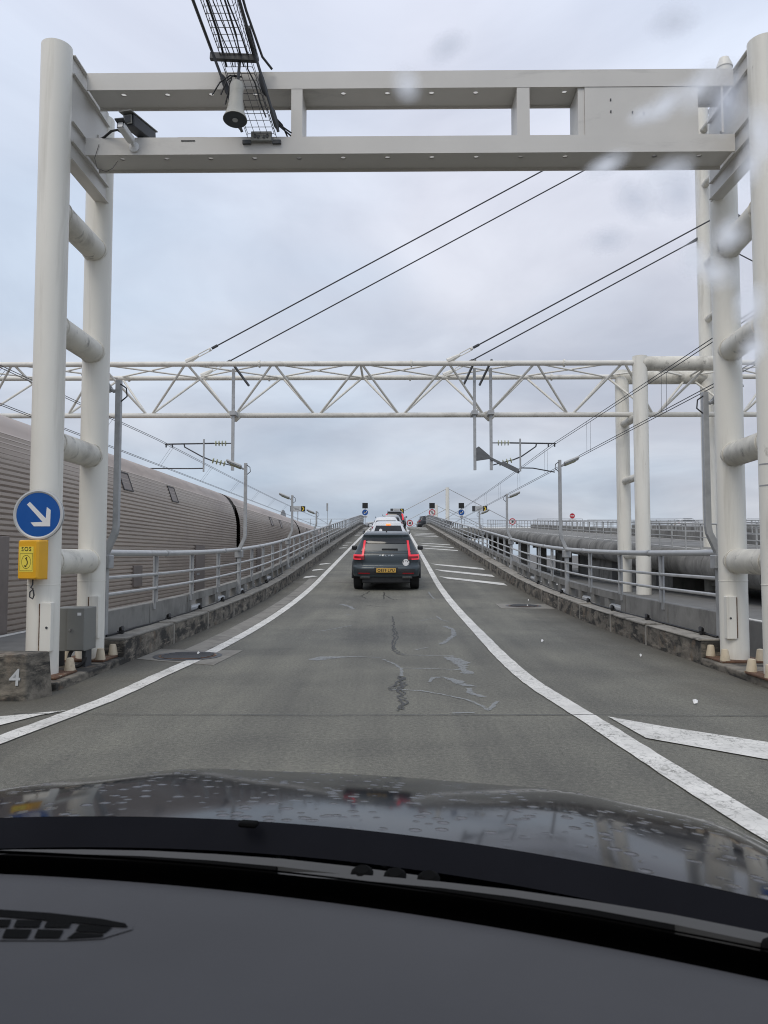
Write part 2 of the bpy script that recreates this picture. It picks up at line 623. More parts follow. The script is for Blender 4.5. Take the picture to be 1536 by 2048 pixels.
b = MB()
rows = []
ys = [-25, -10, 0, 3, 6, 7.1]
for Y in ys:
    rows.append([(x, Y, 0) for x in (-7.6, -5, -3, -1, 1, 3, 5, 9)])
b.grid(rows)
ys = [7.1 + 0.5 * k for k in range(0, 174)] + [94.2]
rows = []
for Y in ys:
    z = road(Y)
    rows.append([(XS_L, Y, -1.25), (XS_L, Y, z - 0.02), (-KL + 0.01, Y, z), (-1.5, Y, z), (0, Y, z), (1.5, Y, z), (KR - 0.01, Y, z), (XS_R, Y, z - 0.02), (XS_R, Y, -1.25)])
b.grid(rows)
b.add([(-7.6, 7.1, -1.25), (9, 7.1, -1.25), (9, 7.1, 0), (-7.6, 7.1, 0)], [(0, 1, 2, 3)])
road_o = b.build('road', 'asphalt', smooth=20)
tag(road_o, 'grey asphalt lane climbing the loading ramp', None, None, 'structure')

b = MB()
b.bx(-7.35, XS_L - 0.004, 7.104, 87, -1.2, -0.24)
pl = b.build('platform', 'platform_paving')
tag(pl, 'low grey platform strip beside the train', None, None, 'structure')
b = MB()
b.bx(-7.3, -7.15, 7.2, 80, -0.24, -0.235)
b.build('edge_line', 'road_paint', pl)
b = MB()
b.bx(8.3, 60, 7.2, 91, -1.2, -0.26)
pr = b.build('platform', 'platform_paving')
tag(pr, 'grey platform paving under the neighbouring ramps', None, None, 'structure')
b = MB()
b.bx(8.4, 8.55, 7.2, 80, -0.26, -0.255)
b.build('edge_line', 'road_paint', pr)


def strip(name, pts, w, mt, parent, lift, step=0.5, noise=0.0):
    """flat strip on the road along (x, y) points; w is a width or one width per point."""
    b = MB()
    P = []
    for i in range(len(pts) - 1):
        (x0, y0), (x1, y1) = pts[i], pts[i + 1]
        n = max(1, int(math.hypot(x1 - x0, y1 - y0) / step))
        for k in range(n):
            t = k / n
            ww = w if not isinstance(w, (list, tuple)) else w[i] + (w[i + 1] - w[i]) * t
            P.append((x0 + (x1 - x0) * t, y0 + (y1 - y0) * t, ww))
    P.append((pts[-1][0], pts[-1][1], w if not isinstance(w, (list, tuple)) else w[-1]))
    rows = []
    for i, (x, y, ww) in enumerate(P):
        a = P[max(0, i - 1)]
        c = P[min(len(P) - 1, i + 1)]
        dx, dy = c[0] - a[0], c[1] - a[1]
        L = math.hypot(dx, dy) or 1
        nx, ny = dy / L, -dx / L
        h0 = ww / 2 * (1 + random.uniform(-noise, noise))
        h1 = ww / 2 * (1 + random.uniform(-noise, noise))
        pa, pb = (x - nx * h0, y - ny * h0), (x + nx * h1, y + ny * h1)
        rows.append([(pa[0], pa[1], road(pa[1]) + lift), (pb[0], pb[1], road(pb[1]) + lift)])
    b.grid(rows)
    return b.build(name, mt, parent)


# lane edge lines: wide apart at the entry, then 3.7 m
left_line = [(-3.0, 2.0), (-2.86, 4.0), (-2.68, 5.24), (-2.49, 6.7), (-2.44, 8.0), (-2.36, 10.0), (-2.34, 14), (-2.34, 20), (-2.34, 91)]
right_line = [(2.05, 1.5), (1.72, 3.5), (1.50, 6.1), (1.37, 7.7), (1.345, 9.6), (1.38, 12.4), (1.38, 17), (1.35, 24), (1.36, 91)]


def smooth_pts(p):
    out = []
    for i in range(len(p) - 1):
        p0, p1, p2, p3 = p[max(0, i - 1)], p[i], p[i + 1], p[min(len(p) - 1, i + 2)]
        n = max(2, int(abs(p2[1] - p1[1]) / 0.5))
        if p2[1] - p1[1] > 5:
            out += [(p1[0] + (p2[0] - p1[0]) * k / n, p1[1] + (p2[1] - p1[1]) * k / n) for k in range(n)]
            continue
        for k in range(n):
            t = k / n
            out.append(tuple(0.5 * (2 * p1[j] + (p2[j] - p0[j]) * t + (2 * p0[j] - 5 * p1[j] + 4 * p2[j] - p3[j]) * t * t
                                    + (3 * p1[j] - p0[j] - 3 * p2[j] + p3[j]) * t ** 3) for j in (0, 1)))
    out.append(p[-1])
    return out


strip('edge_line', smooth_pts(left_line), 0.165, 'road_paint', road_o, 0.008, 0.12, 0.05)
strip('edge_line', smooth_pts(right_line), 0.175, 'road_paint', road_o, 0.008, 0.12, 0.05)
# concrete gutter strip beside the left line
strip('gutter_strip', [(-2.62, 9.3), (-2.60, 12), (-2.58, 25)], [0.30, 0.32, 0.26], 'slab_concrete', road_o, 0.004, 0.5, 0.05)


def patch(name, poly, mt, parent, lift):
    b = MB()
    b.add([(x, y, road(y) + lift) for x, y in poly], [tuple(range(len(poly)))])
    return b.build(name, mt, parent)


# hatching between the lane line and the kerb
for base in (25.7, 42.5, 59.3, 76.0):
    for k in range(3):
        y = base + k * 2.75
        if y > 86:
            continue
        patch('hatch_stripe', [(1.53, y + 0.05), (1.75, y - 0.75), (3.36, y - 2.95), (3.36, y - 2.15), (2.4, y - 0.95)], 'road_paint', road_o, 0.008)
        patch('hatch_stripe', [(-2.50, y + 0.05), (-2.93, y - 0.7), (-2.93, y - 0.05), (-2.7, y + 0.25)], 'road_paint', road_o, 0.008)
patch('hatch_stripe', [(1.67, 6.08), (1.735, 5.38), (2.33, 4.80), (3.35, 3.9), (3.45, 4.35), (2.55, 5.24), (2.0, 5.72)], 'road_paint', road_o, 0.008)
patch('hatch_stripe', [(-2.63, 6.28), (-2.77, 6.08), (-2.90, 5.72), (-3.6, 5.0), (-3.9, 5.3), (-3.06, 6.03)], 'road_paint', road_o, 0.008)

# joints across the carriageway
strip('expansion_joint', [(-3.0, 6.13), (-0.5, 6.11), (1.2, 6.15), (3.4, 6.12)], 0.018, 'tar', road_o, 0.0085, 0.15, 0.5)
strip('expansion_joint', [(-3.1, 23.9), (3.5, 23.9)], 0.22, 'slab_concrete', road_o, 0.003, 0.3, 0.1)

smears = [
    [(-0.95, 9.28), (-0.83, 9.52), (-0.49, 9.61), (-0.14, 9.53)], [(-0.13, 9.37), (0.01, 9.0), (0.09, 8.59), (0.09, 8.09)],
    [(0.1, 9.78), (0.35, 9.75), (0.56, 9.7), (0.76, 9.72)], [(0.67, 9.62), (0.8, 9.15), (0.77, 8.59), (0.8, 8.24)],
    [(0.09, 8.65), (0.4, 8.62), (0.73, 8.53)], [(0.36, 7.71), (0.41, 7.98), (0.52, 8.02), (0.63, 7.77), (0.71, 7.51), (0.8, 7.46)],
    [(0.71, 7.36), (0.71, 7.09), (0.8, 6.91)], [(-0.01, 7.29), (0.26, 7.22), (0.44, 7.04), (0.64, 6.79), (0.74, 6.52), (0.77, 6.31), (0.9, 6.71)],
    [(-1.19, 17.81), (-0.95, 17.21), (-0.86, 16.63)], [(-0.96, 15.47), (-0.83, 15.61)], [(-1.24, 12.58), (-1.01, 13.01), (-0.73, 13.57)],
    [(0.66, 10.92), (0.76, 11.24), (0.96, 12.17), (1.0, 12.95), (0.89, 13.5)], [(0.85, 15.22), (0.91, 14.56), (1.02, 14.25)],
    [(0.29, 10.28), (0.47, 10.55)], [(0.51, 14.4), (0.8, 14.88)], [(0.96, 20.97), (0.98, 19.79), (1.02, 19.02)], [(0.47, 6.21), (0.65, 6.22)]]
fat = {3: 0.13, 5: 0.07, 6: 0.06, 8: 0.10, 0: 0.10, 11: 0.07}
for i, s in enumerate(smears):
    w0 = fat.get(i, 0.035)
    if i == 5:
        w = [0.03, 0.05, 0.05, 0.11, 0.10, 0.03]
    elif i == 3:
        w = [0.12, 0.18, 0.07, 0.16]
    elif i == 0:
        w = [0.20, 0.18, 0.05, 0.02]
    else:
        w = w0
    strip('salt_smear', s, w, 'salt_film', road_o, 0.005 + 0.0001 * i, 0.05, 0.45)
cracks = [
    [(0.09, 8.09), (0.03, 7.55), (-0.03, 7.35), (-0.02, 7.21)], [(0.07, 8.09), (0.08, 7.65), (0.06, 7.08), (0.07, 6.59), (0.04, 6.29)],
    [(-0.01, 13.64), (0.02, 11.8), (-0.01, 10.32), (0.06, 9.86), (0.13, 9.78)], [(-1.0, 19.77), (-0.82, 19.77), (-0.67, 20.72), (-0.64, 21.21)],
    [(-0.82, 19.77), (-0.66, 19.1), (-0.23, 19.01), (-0.25, 20.96)], [(-0.24, 20.01), (0.03, 18.88), (0.29, 19.1)],
    [(-0.65, 17.61), (-0.32, 17.22), (0.03, 17.14)], [(-0.01, 15.21), (0.02, 13.64)]]
for i, s in enumerate(cracks):
    jag = []
    for k in range(len(s) - 1):
        n = 7
        for t in range(n):
            f = t / n
            jag.append((s[k][0] + (s[k + 1][0] - s[k][0]) * f + random.uniform(-.025, .025), s[k][1] + (s[k + 1][1] - s[k][1]) * f))
    jag.append(s[-1])
    strip('road_crack', jag, 0.028, 'tar', road_o, 0.0062 + 0.0001 * i, 0.05, 0.6)
    if i in (0, 1, 2):
        strip('road_crack', [(x + .035 + random.uniform(-.02, .02), y + .05) for x, y in jag[2:]], 0.02, 'tar', road_o, 0.0072 + 0.0001 * i, 0.05, 0.6)

# drain covers set in concrete slabs
for (poly, cx, cy, rx, ry, lab) in (
        ([(-3.10, 9.35), (-2.05, 8.85), (-1.98, 10.2), (-3.10, 10.3)], -2.55, 9.62, 0.42, 0.42, 'dark round drain cover in a pale slab beside the gutter strip'),
        ([(2.36, 16.9), (3.50, 16.8), (3.50, 17.9), (2.36, 17.95)], 2.93, 17.42, 0.40, 0.36, 'dark round drain cover in a pale slab below the stone kerb')):
    t = thing('drain_cover', lab, 'drain cover', (cx, cy, road(cy)))
    b = MB()
    b.add([(x, y, road(y) + 0.0065) for x, y in poly] + [(x, y, road(y) - 0.05) for x, y in poly],
          [(0, 1, 2, 3), (7, 6, 5, 4), (0, 4, 5, 1), (1, 5, 6, 2), (2, 6, 7, 3), (3, 7, 4, 0)])
    b.build('slab', 'slab_concrete', t)
    b = MB()
    b.add([(cx + rx * math.cos(a), cy + ry * math.sin(a), road(cy + ry * math.sin(a)) + 0.0115) for a in [2 * math.pi * k / 28 for k in range(28)]], [tuple(range(28))])
    b.build('frame_ring', 'dark_steel', t)
    b = MB()
    rx2, ry2 = rx * .84, ry * .84
    b.add([(cx + rx2 * math.cos(a), cy + ry2 * math.sin(a), road(cy + ry2 * math.sin(a)) + 0.0145) for a in [2 * math.pi * k / 28 for k in range(28)]], [tuple(range(28))])
    b.build('lid', 'rusty', t)
    b = MB()
    for k in range(-3, 4):
        yy = cy + k * ry * 0.2
        hw = rx2 * math.sqrt(max(0, 1 - (k * .2 / .84) ** 2)) * .9
        b.bx(cx - hw, cx + hw, yy - .02, yy + .02, road(yy) + .0145, road(yy) + .022)
    b.build('grip_rib', 'dark_steel', t)
# scraps of litter lying on the carriageway
lit = [(-2.35, 12.75, 'white scrap of litter beside the gutter strip'), (-2.45, 9.75, 'white scrap of litter on the left drain cover'),
       (3.0, 17.3, 'white scrap of litter on the drain cover below the stone kerb'), (2.15, 11.2, 'pale scrap of litter on bare asphalt beyond the right edge line'),
       (3.05, 9.6, 'flat pale scrap of litter near the kerb wall'), (2.55, 6.6, 'small white scrap of litter near the large hatch stripe'),
       (3.25, 18.6, 'white scrap of litter at the foot of the stone kerb'), (-1.0, 4.35, 'tiny white scrap of litter in mid lane')]
for x, y, lab in lit:
    b = MB()
    s = random.uniform(.012, .026)
    z = road(y) + 0.02
    b.add([(x - s, y - s * .8, z - .008), (x + s * .3, y - s, z), (x + s, y + s * .2, z + .015), (x + s * .2, y + s, z + .004), (x - s, y + s * .5, z + .02), (x, y, z + .028)],
          [(0, 1, 5), (1, 2, 5), (2, 3, 5), (3, 4, 5), (4, 0, 5), (0, 4, 3, 2, 1)])
    o = b.build('litter_scrap', 'sign_white')
    tag(o, lab, 'litter', 'litter on the road')


# ------------------------------------------------------------------ kerb walls, parapets and rails of the ramp
def barrier(side, K, label):
    root = thing('ramp_parapet', label, 'parapet', (side * (K + 0.2), 9.0, 0), 'parapets of the loading ramp')
    X = lambda d: side * (K + d)

    def skew(mb, d0, d1, y0, y1, z0, z1, j=0.0):
        r0, r1 = road(y0), road(y1)
        e = lambda: random.uniform(-j, j)
        mb.box8([(X(d0) + e(), y0, r0 + z0), (X(d1), y0, r0 + z0), (X(d1), y1, r1 + z0), (X(d0) + e(), y1, r1 + z0),
                 (X(d0) + e(), y0, r0 + z1 + e()), (X(d1), y0, r0 + z1 + e()), (X(d1), y1, r1 + z1 + e()), (X(d0) + e(), y1, r1 + z1 + e())])

    y = 9.0
    i = 0
    while y < 90.5:
        L = random.uniform(1.75, 2.15)
        b = MB()
        skew(b, 0.0, 0.33, y, y + L - 0.06, -0.06, 0.265, 0.010)
        kb = b.build('kerb_block', 'kerb_concrete', root, bevel=0.012 if y < 40 else 0)
        b = MB()
        skew(b, -0.008, 0.325, y + .01, y + L - 0.07, 0.266, 0.295 + random.uniform(-.008, .008), 0.006)
        b.build('kerb_cap', 'kerb_joint' if side > 0 else 'slab_concrete', kb, bevel=0.01 if y < 40 else 0)
        if y < 45:
            b = MB()
            skew(b, -0.004, 0.32, y + L - 0.06, y + L, -0.05, 0.275)
            b.build('mortar_joint', 'kerb_joint', root)
        y += L
    y = 9.0
    while y < 90:
        b = MB()
        if y < 12.9:
            skew(b, 0.33, 0.46, y, y + 1.97, -0.06, 0.58)
            b.build('parapet_panel', 'concrete', root, bevel=0.012)
        else:
            skew(b, 0.33, 0.46, y, y + 2.0, 0.455, 0.58)
            skew(b, 0.335, 0.455, y, y + 2.0, -0.06, 0.12)
            for q in (0.0, 1.0):
                skew(b, 0.335, 0.455, y + q, y + q + 0.26, 0.12, 0.455)
            b.build('parapet_panel', 'concrete', root)
        y += 2.0
    # white conduit lying in the openings
    for y in (13.3, 15.4, 17.5, 21.4, 25.6, 29.4):
        b = MB()
        b.tube([(X(0.40), y, road(y) + 0.31), (X(0.40), y + 0.72, road(y + .72) + 0.31)], 0.055, 8)
        b.build('conduit', 'sign_grey', root, smooth=40)
    # black cable clips along the ledge
    for k, y in enumerate([9.3, 11.3, 13.4, 15.1, 17.4, 20.2]):
        b = MB()
        yy = y + random.uniform(-.25, .25)
        z = road(yy) + 0.285
        b.tube([(X(.19), yy - .05, z), (X(.18), yy - .05, z + .05), (X(.20), yy, z + .085), (X(.24), yy + .04, z + .07), (X(.25), yy + .05, z)], [.016, .02, .024, .02, .016], 6)
        b.box((X(.23), yy, z + .02), (.06, .05, .04))
        b.build('cable_clip', 'black_rubber', root, smooth=40)
    b = MB()
    pts = []
    y = 9.1
    while y < 24:
        pts.append((X(0.24 + random.uniform(-.02, .02)), y, road(y) + 0.308))
        y += 0.5
    b.tube(pts, 0.014, 5)
    b.build('cable', 'black_rubber', root, smooth=40)
    # rails
    ysr = [9.14 + 0.5 * k for k in range(163)]
    xr = 0.29
    for nm, h, r, n in (('top_rail', 1.285, 0.041, 10), ('middle_rail', 0.985, 0.022, 8), ('low_rail', 0.785, 0.022, 8)):
        b = MB()
        b.tube([(X(xr), yy, road(yy) + h) for yy in ysr], r, n)
        b.build(nm, 'rail_steel', root, smooth=40)
    k = 0
    y = 9.14
    while y < 90:
        if min(abs(y - 9.14 - 8 * q) for q in range(5)) > .3:
            z = road(y)
            b = MB()
            b.bx(X(xr + .02), X(xr + .045), y - .04, y + .04, z + .48, z + 1.25)
            b.bx(X(xr - .02), X(xr + .02), y - .012, y + .012, z + .58, z + 1.24)
            b.build('post', 'galvanised', root)
        y += 2.0 if y < 17 else 1.6
        k += 1
    # sleeve joints on the top rail
    for y in (11.6, 15.6, 19.6, 23.6):
        b = MB()
        b.tube([(X(xr), y - .035, road(y - .035) + 1.285), (X(xr), y + .035, road(y + .035) + 1.285)], 0.05, 10)
        b.build('rail_sleeve', 'galvanised', root, smooth=40)
    return root


barrier(-1, KL, 'concrete kerb wall with grey rails between the lane and the train')
barrier(1, KR, 'stone kerb wall with grey rails on the side away from the train')


def lamp_post(side, K, y, top, label, head=True):
    x = side * (K + 0.30)
    z = road(y)
    t = thing('lamp_post', label, 'lamp post', (x, y, z + 0.05), 'lamp posts along the ramp')
    b = MB()
    lean = 0.13
    xi = x - side * lean
    p = [(x, y, z + .05), (x, y, z + 1.22), (x - side * lean * .12, y, z + 1.30), (x - side * lean * .9, y, z + 1.52), (xi, y, z + 1.60), (xi, y, top)]
    b.tube(p, [.060, .060, .058, .052, .050, .047], 4)
    b.build('pole', 'galvanised', t, bevel=0.006)
    b = MB()
    b.bx(x - .085, x + .085, y - .075, y + .075, z + 1.10, z + 1.26)
    b.build('clamp', 'galvanised', t, bevel=0.01)
    b = MB()
    b.bx(x - .09, x + .09, y - .09, y + .09, z + .05, z + .085)
    b.build('foot_plate', 'dark_steel', t)
    if head:
        rot = Matrix.Rotation(R(22) * side * -1, 3, 'Y') @ Matrix.Rotation(R(-12), 3, 'X')
        hx, hz = xi + side * 0.26, top - 0.02
        b = MB()
        b.box((hx, y, hz), (.36, .22, .045), rot)
        b.box((hx - side * .02, y, hz - .035), (.28, .18, .03), rot)
        hd = b.build('lamp_head', 'sign_grey', t, bevel=0.012)
        b = MB()
        b.box((hx - side * .02, y, hz - .052), (.25, .15, .008), rot)
        b.build('lens', 'insulator_glass', hd)
        b = MB()
        b.tube([(xi, y, top - .12), (xi + side * .06, y, top - .13), (xi + side * .13, y, top - .09)], .022, 6)
        b.build('bracket', 'galvanised', t)
        b = MB()
        b.tube([(xi - side * .03, y - .03, top - .05), (xi - side * .10, y - .03, top - .10), (xi - side * .11, y - .03, top - .20), (xi - side * .04, y - .03, top - .26)], .009, 5)
        b.build('power_cable', 'black_rubber', t, smooth=40)
    return t


ord_ = ['first', 'second', 'third', 'fourth']
for k, tp in enumerate((3.36, 3.32, 3.22, 3.16)):
    lamp_post(-1, KL, 9.14 + 8 * k, tp, 'bent grey lamp post on the train side parapet, %s from the portal' % ord_[k])
for k, tp in enumerate((3.20, 3.38, 3.26, 3.15)):
    lamp_post(1, KR, 9.14 + 8 * k, tp, 'bent grey lamp post on the stone parapet opposite the train, %s from the portal' % ord_[k])
lamp_post(-1, KL, 41.14, 3.10, 'short bent post without a lamp on the train side parapet', head=False)

# ------------------------------------------------------------------ portal frame over the lane
GL, GR_ = -3.45, 3.78
YF, YB, RC = 7.6, 8.8, 0.152


def col_x(x, y):
    """the right-hand leg is set a little askew: its rear tube stands farther out."""
    return x if x < 0 else x - .012 + .085 * (y - YF) / (YB - YF)


g = thing('portal_frame', 'white tubular steel portal frame spanning the lane entrance', 'portal frame', (0.16, 8.2, 0))
for x in (GL, GR_):
    x_mid = x
    for y in (YF, YB):
        x = col_x(x_mid, y)
        b = MB()
        b.tube([(x, y, 0.08), (x, y, 6.47 if y == YF else 6.40)], RC, 40)
        c = b.build('column', 'white_steel', g, smooth=50)
        for zz in (0.97,):
            b = MB()
            b.tube([(x + (RC + .001) * math.cos(a), y + (RC + .001) * math.sin(a), zz) for a in [2 * math.pi * k / 32 for k in range(33)]], .004, 5)
            b.build('weld_bead', 'white_steel', c, smooth=60)
        b = MB()
        ins = 1 if x < 0 else -1
        # inspection plate screwed to the inner side of the foot
        px = x + ins * (RC * 0.62)
        b.bx(px - .055, px + .055, y - RC - .012, y - RC * 0.55, 0.33, 0.80)
        b.build('cover_plate', 'white_steel', c, bevel=0.006)
        b = MB()
        b.tube([(px + ins * .015, y - RC - .012, .56), (px + ins * .015, y - RC - .018, .56)], .012, 8)
        b.build('screw', 'dark_steel', c)
        b = MB()
        b.bx(px - ins * .058 - .004, px - ins * .058 + .004, y - RC - .0135, y - RC * 0.6, 0.34, 0.79)
        b.build('rust_seam', 'rusty', c)
    x = x_mid
    for z in (1.19, 2.39, 3.59, 4.78):
        b = MB()
        b.tube([(col_x(x, YF), YF, z), (col_x(x, YB), YB, z)], 0.135, 28)
        rg = b.build('rung', 'grimy_steel', g, smooth=50)
        for yy in (YF + RC * .90, YB - RC * .90):
            b = MB()
            b.tube([(col_x(x, yy) + .139 * math.cos(a), yy, z + .139 * math.sin(a)) for a in [2 * math.pi * k / 24 for k in range(25)]], .008, 5)
            b.build('weld_bead', 'grimy_steel', rg, smooth=60)
    # plinth with rusty base plates and plastic bolt caps
    b = MB()
    xi, xo = (x - .55, x + .33) if x < 0 else (x - .24, x + .62)
    b.bx(xi, xo, 7.18, 9.0, -0.05, 0.075)
    b.build('plinth', 'kerb_concrete', g, bevel=0.015)
    for y in (YF, YB):
        x = col_x(x_mid, y)
        b = MB()
        b.bx(x - .25, x + .25, y - .25, y + .25, 0.075, 0.10)
        b.build('base_plate', 'rusty', g, bevel=0.008)
        for sx in (-1, 1):
            for sy in (-1, 1):
                if x_mid < 0 and y == YF and sy < 0:
                    continue
                b = MB()
                cx, cy = x + sx * .195, y + sy * .195
                b.lathe((cx, cy, .10), (random.uniform(-.05, .05), 0, 1), [(0, .054), (.010, .054), (.10, .040), (.122, .035), (.127, .018)], 14)
                b.build('bolt_cap', 'bolt_cap_plastic', g, smooth=50)

BL, BR = -3.30, 3.64
for (z0, z1, nm) in ((5.545, 5.735, 'lower_beam'), (6.265, 6.455, 'upper_beam')):
    b = MB()
    b.bx(BL, BR, 8.0, 8.018, z0, z1)
    b.bx(BL, BR, 8.382, 8.40, z0, z1)
    beam = b.build(nm, 'gantry_beam_paint', g)
    # web with drain holes
    b = MB()
    zw = z0 + 0.03
    xs = []
    x = BL
    holes = []
    hx = -2.95
    while hx < BR - .1:
        holes.append(hx)
        hx += 0.482
    edges = [BL] + [(holes[i] + holes[i + 1]) / 2 for i in range(len(holes) - 1)] + [BR]
    for i, h in enumerate(holes):
        x0, x1 = edges[i], edges[i + 1]
        hy = 8.15
        sq = [(x0, 8.018), (h, 8.018), (x1, 8.018), (x1, hy), (x1, 8.382), (h, 8.382), (x0, 8.382), (x0, hy)]
        oc = [(h + .030 * math.cos(a), hy + .030 * math.sin(a)) for a in [R(225 + 45 * k) for k in range(8)]]
        for zz in (zw, zw + 0.012):
            v = [(p[0], p[1], zz) for p in sq] + [(p[0], p[1], zz) for p in oc]
            b.add(v, [(k, (k + 1) % 8, 8 + (k + 1) % 8, 8 + k) for k in range(8)])
    b.build('web', 'gantry_beam_paint', beam, fix=False)
for x0, x1 in ((-1.09, -0.97), (1.33, 1.465), (-2.98, -2.97)):
    if x0 < -2:
        continue
    b = MB()
    b.bx(x0, x1, 8.003, 8.397, 5.737, 6.263)
    b.build('stile', 'gantry_beam_paint', g)
# blank sign panel between the beams
b = MB()
b.bx(2.055, 3.26, 8.006, 8.04, 5.737, 6.263)
b.bx(1.985, 2.053, 8.02, 8.39, 5.737, 6.263)
sp = b.build('blank_panel', 'gantry_beam_paint', g)
for (px, pz) in ((2.33, 6.12), (2.33, 5.99), (2.56, 5.98), (2.68, 5.97)):
    b = MB()
    b.bx(px - .006, px + .006, 7.998, 8.006, pz - .012, pz + .012)
    b.build('screw', 'dark_steel', sp)
for s, x in ((1, GL), (-1, GR_)):
    xe = BL if s > 0 else BR
    b = MB()
    xw = xe - s * .045
    b.bx(xw - .008, xw + .008, 7.66, 8.74, 5.34, 6.44)
    cp = b.build('side_plate', 'gantry_beam_paint', g)
    for z in (5.34, 5.53, 5.74, 6.25, 6.445):
        b = MB()
        b.bx(xw - s * .10, xw + s * .044, 7.70, 8.70, z, z + .012)
        b.build('flange', 'gantry_beam_paint', cp)
    b = MB()
    b.add([(xw + s * .009, 8.41, 5.75), (xw + s * .009, 8.70, 5.75), (xw + s * .009, 8.41, 6.0),
           (xw + s * .025, 8.41, 5.75), (xw + s * .025, 8.70, 5.75), (xw + s * .025, 8.41, 6.0)],
          [(0, 1, 2), (5, 4, 3), (0, 3, 4, 1), (1, 4, 5, 2), (2, 5, 3, 0)])
    b.build('gusset', 'gantry_beam_paint', cp)
# thin loose lead hanging at the left end of the lower beam
b = MB()
b.tube([(-3.15, 7.99, 5.66), (-3.19, 7.98, 5.5), (-3.17, 8.0, 5.4), (-3.07, 8.0, 5.36), (-3.0, 8.0, 5.40), (-2.97, 8.05, 5.5)], .0032, 5)
b.build('loose_lead', 'wire', g, smooth=40)
# slotted lid lying on the lower beam
b = MB()
b.bx(-2.32, -2.0, 8.05, 8.3, 5.737, 5.765)
b.build('cover_lid', 'gantry_beam_paint', g)
b = MB()
b.bx(-2.27, -2.12, 7.994, 8.0, 5.69, 5.70)
b.build('slot', 'print_black', g)
b = MB()
b.bx(3.50, 3.52, 7.99, 8.0, 5.75, 6.25)
b.build('strap', 'gantry_beam_paint', g)

# ------------------------------------------------------------------ round blue keep-right sign on the left column
t = thing('direction_sign', 'round blue sign with white arrow pointing down towards the lane', 'road sign', (-3.434, 7.42, 1.65))
fc = face_cam(-3.434, 7.42, 1.65)
b = MB()
b.prism(circle(0.243, 48), fc, 0.012)
b.build('back_plate', 'sign_grey', t)
b = MB()
ring = [(0.243, -0.014), (0.243, 0.020), (0.228, 0.024), (0.214, 0.016), (0.214, 0.0)]
rows = []
for r, w in ring:
    rows.append([fc(u, v, w) for u, v in circle(r, 48)])
b.grid(rows, loop=True)
b.build('rim', 'sign_grey', t, smooth=30)
b = MB()
b.prism(circle(0.2135, 48), fc, 0.0145)
b.build('face', 'sign_blue', t)
b = MB()
c45 = math.sqrt(.5)
arrow = [(-.112, .098), (-.084, .124), (.074, -.035), (.082, .075), (.120, .045), (.118, -.113), (-.040, -.113), (-.072, -.075), (.044, -.070)]
b.prism(arrow, fc, 0.0165)
b.build('arrow', 'sign_white', t)
b = MB()
b.bx(-3.47, -3.40, 7.44, 7.50, 1.60, 1.70)
b.build('bracket', 'galvanised', t)

# ------------------------------------------------------------------ yellow SOS telephone
t = thing('emergency_telephone', 'yellow SOS telephone box on the white column under the blue sign', 'telephone', (-3.468, 7.44, 1.03))
b = MB()
rot = Matrix.Rotation(R(-14), 3, 'Z')
cS = Vector((-3.468, 7.38, 1.215))


def sosf(u, v, w):
    return tuple(cS + rot @ Vector((u, -w, v)))


prof = [(-.118, -.19), (.118, -.19), (.118, .19), (-.118, .19)]
rows = []
for w, k, kz in ((-.07, 1.0, 1.0), (.01, 1.0, 1.0), (.05, .96, .985), (.072, .84, .93)):
    rows.append([sosf(u * k, v * kz, w) for u, v in prof])
b.grid(rows, loop=True)
b.add(rows[-1], [(0, 1, 2, 3)])
b.add(rows[0], [(3, 2, 1, 0)])
b.build('housing', 'sos_yellow', t, bevel=0.014)
b = MB()
b.prism([(-.088, -.115), (.07, -.115), (.07, .125), (-.088, .125)], lambda u, v, w: sosf(u, v, w + .073), .0015)
st = b.build('sticker', 'sticker_yellow', t)
text_part('lettering', 'SOS', 0.056, lambda u, v, w: sosf(u - .009, v + .10, w + .0755), 'print_black', t, 0.0006, 1.25, 0.0008)


def ringpart(name, r0, r1, sx, sy, cx, cy, w, parent, fn, mt):
    b = MB()
    n = 36
    v0 = [(cx + r0 * sx * math.cos(2 * math.pi * k / n), cy + r0 * sy * math.sin(2 * math.pi * k / n)) for k in range(n)]
    v1 = [(cx + r1 * sx * math.cos(2 * math.pi * k / n), cy + r1 * sy * math.sin(2 * math.pi * k / n)) for k in range(n)]
    b.grid([[fn(u, v, w) for u, v in v0], [fn(u, v, w) for u, v in v1]], loop=True)
    return b.build(name, mt, parent)


fr = MB()
for q in ([(-.080, -.106), (.062, -.106), (.062, -.103), (-.080, -.103)], [(-.080, .060), (.062, .060), (.062, .063), (-.080, .063)],
          [(-.080, -.103), (-.077, -.103), (-.077, .060), (-.080, .060)], [(.059, -.103), (.062, -.103), (.062, .060), (.059, .060)]):
    fr.prism(q, lambda u, v, w: sosf(u, v, w + .0746), .0008)
fr.build('frame_print', 'print_black', t)
ringpart('ring_print', .049, .0525, 1.0, 1.24, -.009, -.021, .0752, t, sosf, 'print_black')
hs = []
b = MB()
arc = []
for k in range(9):
    a = R(-52 + 104 * k / 8)
    arc.append((-.043 + .052 * math.cos(a), -.021 + .052 * math.sin(a)))
ro, ri = [], []
for k in range(9):
    a = R(-52 + 104 * k / 8)
    ro.append((-.030 + .040 * math.cos(a) - .006 * math.sin(a), -.021 + .044 * math.sin(a)))
    ri.append((-.030 + .029 * math.cos(a) - .006 * math.sin(a), -.021 + .036 * math.sin(a)))
b.grid([[sosf(u, v, .0754) for u, v in ro], [sosf(u, v, .0754) for u, v in ri]])
b.prism([(-.012, .004), (.004, .018), (-.004, .026), (-.022, .012)], lambda u, v, w: sosf(u, v, w + .075), .0008)
b.prism([(-.022, -.052), (-.002, -.056), (-.010, -.070), (-.036, -.060)], lambda u, v, w: sosf(u, v, w + .075), .0008)
